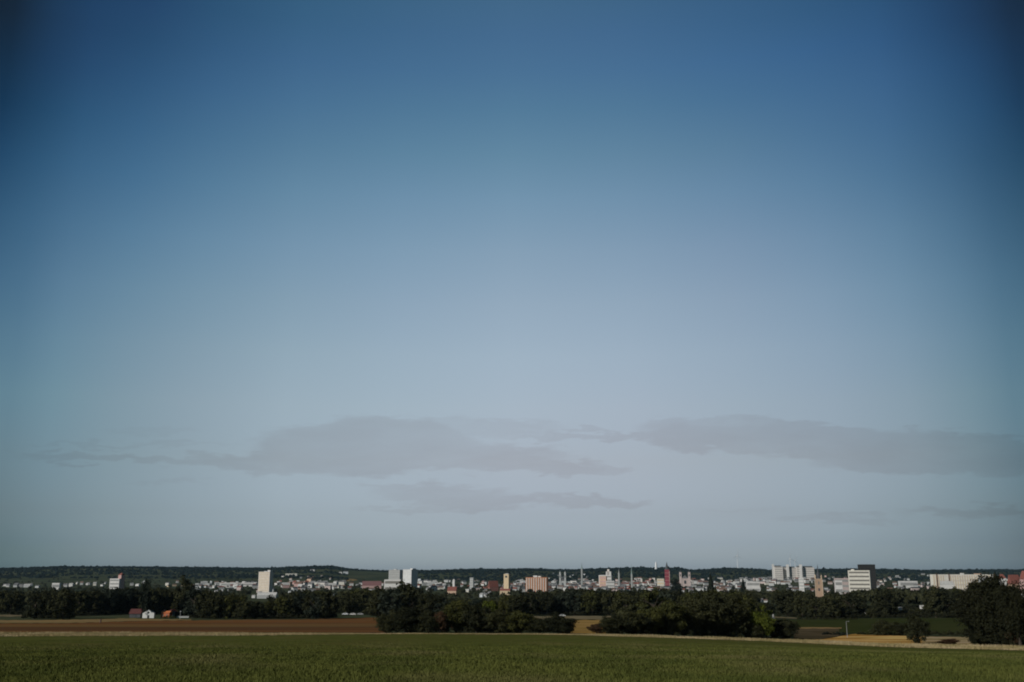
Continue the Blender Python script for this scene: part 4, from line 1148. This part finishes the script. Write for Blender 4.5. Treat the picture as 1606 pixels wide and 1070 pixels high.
def mixc(f, a, b):
    n = node('ShaderNodeMix', data_type='RGBA')
    if isinstance(f, (int, float)): n.inputs[0].default_value = f
    else: L.new(f, n.inputs[0])
    for i, v in ((6, a), (7, b)):
        if isinstance(v, tuple): n.inputs[i].default_value = (*v, 1)
        else: L.new(v, n.inputs[i])
    return n.outputs[2]
sky = node('ShaderNodeTexSky', sky_type='NISHITA')
sky.sun_disc = False; sky.sun_elevation = R(SUN_EL); sky.sun_rotation = math.atan2(sd[0], sd[1]); sky.air_density = 1.0; sky.dust_density = 1.0; sky.altitude = 100
tc = node('ShaderNodeTexCoord'); sep = node('ShaderNodeSeparateXYZ'); L.new(tc.outputs['Generated'], sep.inputs[0])
dx, dy, dz = sep.outputs
el = math_('MULTIPLY', math_('ARCSINE', dz), 180 / math.pi)
az = math_('MULTIPLY', math_('ARCTAN2', dx, dy), 180 / math.pi)
#SKYFIT-BEGIN
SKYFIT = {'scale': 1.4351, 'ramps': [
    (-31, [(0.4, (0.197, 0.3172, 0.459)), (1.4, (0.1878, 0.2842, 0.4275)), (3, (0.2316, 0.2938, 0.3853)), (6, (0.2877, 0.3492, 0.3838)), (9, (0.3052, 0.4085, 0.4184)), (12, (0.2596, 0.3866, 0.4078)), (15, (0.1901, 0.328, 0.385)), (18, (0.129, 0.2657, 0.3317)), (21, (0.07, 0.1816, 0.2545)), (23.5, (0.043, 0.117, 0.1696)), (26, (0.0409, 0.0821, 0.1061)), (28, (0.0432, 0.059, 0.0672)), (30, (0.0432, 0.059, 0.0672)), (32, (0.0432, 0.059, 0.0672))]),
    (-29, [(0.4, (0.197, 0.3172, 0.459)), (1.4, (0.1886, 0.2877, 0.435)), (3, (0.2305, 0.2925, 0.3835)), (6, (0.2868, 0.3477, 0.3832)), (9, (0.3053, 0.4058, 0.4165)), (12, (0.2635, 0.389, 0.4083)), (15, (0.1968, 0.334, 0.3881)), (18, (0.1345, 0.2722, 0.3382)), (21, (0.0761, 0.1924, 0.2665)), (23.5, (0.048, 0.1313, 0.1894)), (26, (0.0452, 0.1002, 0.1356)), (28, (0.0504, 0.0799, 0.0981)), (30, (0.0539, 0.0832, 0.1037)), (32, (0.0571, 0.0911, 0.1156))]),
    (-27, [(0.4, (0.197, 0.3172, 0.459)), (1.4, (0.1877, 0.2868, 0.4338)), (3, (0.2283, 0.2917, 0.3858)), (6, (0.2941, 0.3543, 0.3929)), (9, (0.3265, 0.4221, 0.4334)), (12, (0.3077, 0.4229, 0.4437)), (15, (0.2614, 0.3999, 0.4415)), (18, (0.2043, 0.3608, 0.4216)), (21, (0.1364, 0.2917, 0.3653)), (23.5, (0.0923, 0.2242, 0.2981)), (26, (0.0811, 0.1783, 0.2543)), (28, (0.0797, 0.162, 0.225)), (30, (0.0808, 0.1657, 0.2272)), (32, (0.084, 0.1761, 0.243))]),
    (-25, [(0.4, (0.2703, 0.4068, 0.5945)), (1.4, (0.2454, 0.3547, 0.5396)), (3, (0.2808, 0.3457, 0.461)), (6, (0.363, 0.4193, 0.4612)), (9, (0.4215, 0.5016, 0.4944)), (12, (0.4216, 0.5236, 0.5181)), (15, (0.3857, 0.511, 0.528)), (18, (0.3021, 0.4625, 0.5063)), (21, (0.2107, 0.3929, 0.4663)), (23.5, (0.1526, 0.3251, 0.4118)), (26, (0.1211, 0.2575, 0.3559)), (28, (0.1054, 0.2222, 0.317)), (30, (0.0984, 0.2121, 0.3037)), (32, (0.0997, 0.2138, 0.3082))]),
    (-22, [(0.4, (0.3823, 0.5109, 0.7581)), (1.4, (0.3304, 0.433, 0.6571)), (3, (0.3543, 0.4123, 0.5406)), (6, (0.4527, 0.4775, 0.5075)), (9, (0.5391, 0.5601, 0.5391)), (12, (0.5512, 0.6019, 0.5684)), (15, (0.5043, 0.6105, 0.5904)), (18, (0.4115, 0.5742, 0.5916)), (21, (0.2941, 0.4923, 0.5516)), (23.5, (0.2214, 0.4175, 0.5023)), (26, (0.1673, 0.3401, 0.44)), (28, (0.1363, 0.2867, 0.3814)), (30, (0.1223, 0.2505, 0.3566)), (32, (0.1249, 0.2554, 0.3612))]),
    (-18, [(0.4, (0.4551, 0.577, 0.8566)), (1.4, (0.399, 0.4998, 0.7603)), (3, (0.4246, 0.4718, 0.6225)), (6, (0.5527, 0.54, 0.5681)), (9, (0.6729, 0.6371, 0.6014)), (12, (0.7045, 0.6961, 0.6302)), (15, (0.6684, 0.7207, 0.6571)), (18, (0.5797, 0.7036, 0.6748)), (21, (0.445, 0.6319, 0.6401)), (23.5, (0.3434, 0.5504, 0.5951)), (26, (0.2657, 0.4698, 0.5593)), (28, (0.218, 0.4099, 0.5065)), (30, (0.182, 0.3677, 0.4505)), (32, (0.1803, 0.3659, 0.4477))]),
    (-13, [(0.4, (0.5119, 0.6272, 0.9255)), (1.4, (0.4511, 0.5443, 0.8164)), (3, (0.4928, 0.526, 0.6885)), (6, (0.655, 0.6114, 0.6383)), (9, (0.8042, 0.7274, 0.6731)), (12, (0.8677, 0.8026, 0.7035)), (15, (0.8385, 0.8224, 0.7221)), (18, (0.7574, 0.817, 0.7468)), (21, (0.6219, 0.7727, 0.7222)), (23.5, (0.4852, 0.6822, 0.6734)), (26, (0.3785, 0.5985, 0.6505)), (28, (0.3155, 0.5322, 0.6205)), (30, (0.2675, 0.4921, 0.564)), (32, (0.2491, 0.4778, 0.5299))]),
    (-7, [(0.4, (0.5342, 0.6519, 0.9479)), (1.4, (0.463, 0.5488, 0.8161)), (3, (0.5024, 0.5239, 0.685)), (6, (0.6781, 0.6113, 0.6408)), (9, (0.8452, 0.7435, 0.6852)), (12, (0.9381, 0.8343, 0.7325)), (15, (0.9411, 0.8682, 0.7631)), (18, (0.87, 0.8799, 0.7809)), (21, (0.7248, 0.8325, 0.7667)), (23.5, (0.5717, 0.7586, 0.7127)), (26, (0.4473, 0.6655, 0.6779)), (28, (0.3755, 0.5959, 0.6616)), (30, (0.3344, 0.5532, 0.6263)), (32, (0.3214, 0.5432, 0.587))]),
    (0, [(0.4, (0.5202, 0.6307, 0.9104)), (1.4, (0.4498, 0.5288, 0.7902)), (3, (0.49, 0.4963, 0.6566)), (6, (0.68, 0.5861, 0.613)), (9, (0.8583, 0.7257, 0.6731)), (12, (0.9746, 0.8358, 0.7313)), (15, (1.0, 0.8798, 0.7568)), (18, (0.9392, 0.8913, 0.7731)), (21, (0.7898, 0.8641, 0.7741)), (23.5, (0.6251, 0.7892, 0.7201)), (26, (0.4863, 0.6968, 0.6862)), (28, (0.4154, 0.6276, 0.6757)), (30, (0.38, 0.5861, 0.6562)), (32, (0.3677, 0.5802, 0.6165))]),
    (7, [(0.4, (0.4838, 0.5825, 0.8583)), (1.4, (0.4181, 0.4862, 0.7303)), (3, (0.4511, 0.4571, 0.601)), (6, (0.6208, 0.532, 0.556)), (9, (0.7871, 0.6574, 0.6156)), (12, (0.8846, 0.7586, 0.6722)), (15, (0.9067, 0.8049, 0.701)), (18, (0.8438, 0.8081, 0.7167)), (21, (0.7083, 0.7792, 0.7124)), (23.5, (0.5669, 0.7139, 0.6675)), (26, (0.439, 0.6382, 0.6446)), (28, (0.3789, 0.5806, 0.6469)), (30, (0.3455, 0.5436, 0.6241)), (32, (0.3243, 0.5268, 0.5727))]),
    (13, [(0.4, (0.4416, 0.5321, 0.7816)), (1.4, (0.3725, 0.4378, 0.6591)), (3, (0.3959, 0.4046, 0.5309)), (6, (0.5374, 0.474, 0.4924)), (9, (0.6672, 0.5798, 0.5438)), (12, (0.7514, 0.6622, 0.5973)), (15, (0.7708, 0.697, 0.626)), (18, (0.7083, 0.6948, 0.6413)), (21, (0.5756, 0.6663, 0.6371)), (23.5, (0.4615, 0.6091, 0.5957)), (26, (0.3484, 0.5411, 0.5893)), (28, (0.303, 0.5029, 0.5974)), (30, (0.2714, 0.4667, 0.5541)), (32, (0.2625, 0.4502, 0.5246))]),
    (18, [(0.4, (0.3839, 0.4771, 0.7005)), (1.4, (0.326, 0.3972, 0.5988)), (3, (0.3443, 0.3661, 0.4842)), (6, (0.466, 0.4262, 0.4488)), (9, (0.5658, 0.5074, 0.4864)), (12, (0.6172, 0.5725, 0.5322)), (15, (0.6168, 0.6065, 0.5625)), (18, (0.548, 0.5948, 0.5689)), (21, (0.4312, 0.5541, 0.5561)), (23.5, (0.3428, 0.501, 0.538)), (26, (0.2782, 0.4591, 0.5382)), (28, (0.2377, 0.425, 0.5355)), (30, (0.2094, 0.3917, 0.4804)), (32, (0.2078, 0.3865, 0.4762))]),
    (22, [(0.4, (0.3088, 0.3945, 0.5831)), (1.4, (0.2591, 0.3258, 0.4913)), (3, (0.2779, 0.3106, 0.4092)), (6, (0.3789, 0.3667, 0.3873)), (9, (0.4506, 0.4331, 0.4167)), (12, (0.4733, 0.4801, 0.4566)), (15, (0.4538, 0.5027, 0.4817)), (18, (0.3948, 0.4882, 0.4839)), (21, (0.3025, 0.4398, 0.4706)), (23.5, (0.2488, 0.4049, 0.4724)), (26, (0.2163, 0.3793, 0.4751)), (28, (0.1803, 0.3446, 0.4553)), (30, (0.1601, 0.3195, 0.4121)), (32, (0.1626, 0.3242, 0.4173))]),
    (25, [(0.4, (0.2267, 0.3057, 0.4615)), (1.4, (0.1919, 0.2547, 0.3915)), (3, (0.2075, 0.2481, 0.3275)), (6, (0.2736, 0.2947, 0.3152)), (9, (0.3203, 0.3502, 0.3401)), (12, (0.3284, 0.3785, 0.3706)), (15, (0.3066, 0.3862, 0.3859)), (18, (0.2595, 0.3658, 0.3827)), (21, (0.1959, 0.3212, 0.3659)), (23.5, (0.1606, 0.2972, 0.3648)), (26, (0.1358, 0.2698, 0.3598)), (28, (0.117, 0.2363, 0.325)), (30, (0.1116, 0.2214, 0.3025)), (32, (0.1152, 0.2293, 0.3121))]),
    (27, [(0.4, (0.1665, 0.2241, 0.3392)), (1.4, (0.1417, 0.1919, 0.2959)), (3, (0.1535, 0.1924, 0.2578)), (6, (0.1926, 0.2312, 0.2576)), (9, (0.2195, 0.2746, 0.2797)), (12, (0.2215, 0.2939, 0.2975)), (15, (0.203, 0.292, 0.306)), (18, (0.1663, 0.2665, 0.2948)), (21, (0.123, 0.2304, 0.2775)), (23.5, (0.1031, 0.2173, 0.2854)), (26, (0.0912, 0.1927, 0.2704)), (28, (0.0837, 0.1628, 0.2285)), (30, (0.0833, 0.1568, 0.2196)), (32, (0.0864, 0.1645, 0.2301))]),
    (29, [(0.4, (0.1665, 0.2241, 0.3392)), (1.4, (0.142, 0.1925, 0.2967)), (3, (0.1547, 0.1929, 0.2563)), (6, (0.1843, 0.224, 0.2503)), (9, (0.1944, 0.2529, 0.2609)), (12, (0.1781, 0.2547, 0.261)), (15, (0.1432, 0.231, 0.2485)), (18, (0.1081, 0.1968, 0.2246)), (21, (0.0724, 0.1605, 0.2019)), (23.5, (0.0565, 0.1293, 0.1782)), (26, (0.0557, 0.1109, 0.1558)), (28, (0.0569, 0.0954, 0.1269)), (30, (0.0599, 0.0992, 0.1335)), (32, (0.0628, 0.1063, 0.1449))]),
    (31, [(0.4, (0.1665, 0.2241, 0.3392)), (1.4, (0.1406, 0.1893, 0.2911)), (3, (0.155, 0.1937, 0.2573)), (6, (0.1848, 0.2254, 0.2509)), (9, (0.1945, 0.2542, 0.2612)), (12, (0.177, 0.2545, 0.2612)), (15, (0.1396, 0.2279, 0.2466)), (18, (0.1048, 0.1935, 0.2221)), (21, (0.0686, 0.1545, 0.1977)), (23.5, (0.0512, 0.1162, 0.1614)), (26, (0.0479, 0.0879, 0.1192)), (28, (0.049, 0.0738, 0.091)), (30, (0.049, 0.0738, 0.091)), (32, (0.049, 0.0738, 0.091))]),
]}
#SKYFIT-END
out = sky.outputs[0]
if SKYFIT:
    # SKYFIT: {azimuth: [(elevation, (r, g, b) tint), ...]} - sky colour fit, with lens vignette painted in as darker edges and corners
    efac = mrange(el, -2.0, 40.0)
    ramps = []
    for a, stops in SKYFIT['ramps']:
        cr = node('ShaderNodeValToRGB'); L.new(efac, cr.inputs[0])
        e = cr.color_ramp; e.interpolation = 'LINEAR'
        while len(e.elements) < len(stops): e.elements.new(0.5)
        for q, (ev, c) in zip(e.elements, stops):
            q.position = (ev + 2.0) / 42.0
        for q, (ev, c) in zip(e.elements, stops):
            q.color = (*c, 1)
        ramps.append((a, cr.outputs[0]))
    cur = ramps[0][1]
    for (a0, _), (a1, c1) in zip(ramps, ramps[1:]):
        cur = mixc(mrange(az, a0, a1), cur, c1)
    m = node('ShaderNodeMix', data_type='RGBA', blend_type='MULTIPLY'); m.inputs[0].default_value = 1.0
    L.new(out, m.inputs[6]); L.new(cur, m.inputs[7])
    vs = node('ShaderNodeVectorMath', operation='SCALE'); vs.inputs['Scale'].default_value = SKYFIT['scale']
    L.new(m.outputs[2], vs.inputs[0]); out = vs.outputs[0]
CLOUDS = True
if CLOUDS:
    # cloud banks low over the horizon, placed by direction (x/y, z/y)
    yy = math_('MAXIMUM', dy, 0.05)
    cu = math_('DIVIDE', dx, yy); cv = math_('DIVIDE', dz, yy)
    cmb = node('ShaderNodeCombineXYZ'); L.new(cu, cmb.inputs[0]); L.new(cv, cmb.inputs[1])
    def noise(sx_, sy_, det, off=0.0):
        mp = node('ShaderNodeMapping'); mp.inputs['Scale'].default_value = (sx_, sy_, 1); mp.inputs['Location'].default_value = (off, off * .7, 0)
        L.new(cmb.outputs[0], mp.inputs[0])
        n = node('ShaderNodeTexNoise'); n.inputs['Scale'].default_value = 1; n.inputs['Detail'].default_value = det
        n.inputs['Roughness'].default_value = .55
        L.new(mp.outputs[0], n.inputs['Vector']); return n.outputs['Fac']
    w1 = math_('SUBTRACT', noise(9, 26, 6), .5); w2 = math_('SUBTRACT', noise(14, 60, 9, 4.0), .5); w3 = math_('SUBTRACT', noise(45, 190, 8, 9.0), .5)
    wu = math_('ADD', cu, math_('MULTIPLY', w1, .10))
    wv = math_('ADD', cv, math_('ADD', math_('MULTIPLY', w2, .030), math_('MULTIPLY', w3, .020)))
    BL = [  # px, py, half width, half height, softness, strength
        (560, 704, 175, 46, .30, 1.0), (610, 690, 140, 40, .3, 1.0), (520, 725, 250, 20, .35, 1.0), (740, 718, 160, 24, .4, 1.0), (860, 735, 100, 12, .5, .9), (940, 738, 60, 10, .5, .7),
        (370, 722, 130, 13, .5, .9), (200, 719, 160, 7, .6, .8), (100, 713, 70, 5, .7, .7), (210, 697, 150, 4, .7, .5), (760, 672, 120, 10, .6, .6), (690, 664, 90, 9, .6, .5), (850, 684, 80, 6, .7, .6),
        (1180, 684, 180, 24, .3, 1.0), (1120, 668, 120, 14, .5, .8), (1010, 684, 130, 9, .5, .9), (925, 682, 95, 7, .6, .8), (1360, 697, 200, 28, .3, 1.0), (1420, 720, 150, 24, .4, 1.0), (1560, 714, 160, 32, .35, 1.0), (1700, 720, 160, 30, .4, 1.0),
        (700, 775, 110, 18, .5, .85), (765, 788, 120, 14, .5, .85), (905, 787, 95, 10, .5, .85), (620, 764, 60, 6, .7, .6), (640, 798, 90, 6, .6, .6), (1540, 803, 110, 9, .7, .95), (1330, 813, 90, 7, .8, .7), (1170, 797, 70, 3, .8, .3), (260, 757, 70, 4, .8, .35), (230, 677, 70, 6, .9, .25),
    ]
    total = None
    for px, py, hw, hh, so, st in BL:
        u0, v0 = ray(px, py); ru = hw / 1580.; rv = hh / 1610.
        a = math_('MULTIPLY', math_('SUBTRACT', wu, u0), 1 / ru); b = math_('MULTIPLY', math_('SUBTRACT', wv, v0), 1 / rv)
        q = math_('MULTIPLY_ADD', a, a, math_('MULTIPLY', b, b))
        f = mrange(q, 1 + .95 * so, max(.1, 1 - 1.2 * so), 0, st, True)
        total = f if total is None else math_('MAXIMUM', total, f)
    ahead = mrange(dy, .3, .5)
    body = mrange(noise(10, 48, 8, 2.0), .32, .62, .62, 1.0)
    fac = math_('MULTIPLY', math_('MULTIPLY', total, ahead), body)
    dim = node('ShaderNodeMix', data_type='RGBA', blend_type='MULTIPLY'); dim.inputs[0].default_value = 1.0
    L.new(out, dim.inputs[6]); dim.inputs[7].default_value = (0.885, 0.845, 0.84, 1)
    out = mixc(math_('MULTIPLY', fac, .95), out, dim.outputs[2])
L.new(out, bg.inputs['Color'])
world.cycles.sampling_method = 'MANUAL'; world.cycles.sample_map_resolution = 1024

HAZE = True
if HAZE:
    hz = MB().box(-15500, 15500, -800, 14900, -85, 155).mesh('haze')
    hm = bpy.data.materials.new('haze'); hm.use_nodes = True
    hn = hm.node_tree; hn.nodes.remove(hn.nodes['Principled BSDF'])
    pv = hn.nodes.new('ShaderNodeVolumePrincipled'); pv.inputs['Density'].default_value = 1.0e-5
    pv.inputs['Color'].default_value = (0.55, 0.80, 0.95, 1); pv.inputs['Anisotropy'].default_value = 0.0
    hn.links.new(pv.outputs[0], hn.nodes['Material Output'].inputs['Volume'])
    hz.materials.append(hm)
    tag(link('haze', hz), 'thin bluish haze over the whole landscape', 'haze', kind='stuff')

sc.view_settings.view_transform = 'Standard'; sc.view_settings.look = 'None'
sc.view_settings.exposure = 0.0; sc.view_settings.gamma = 1.0
sc.view_settings.use_curve_mapping = False
sc.cycles.pixel_filter_type = 'BLACKMAN_HARRIS'; sc.cycles.filter_width = 1.9
sc.cycles.max_bounces = 5; sc.cycles.volume_bounces = 1
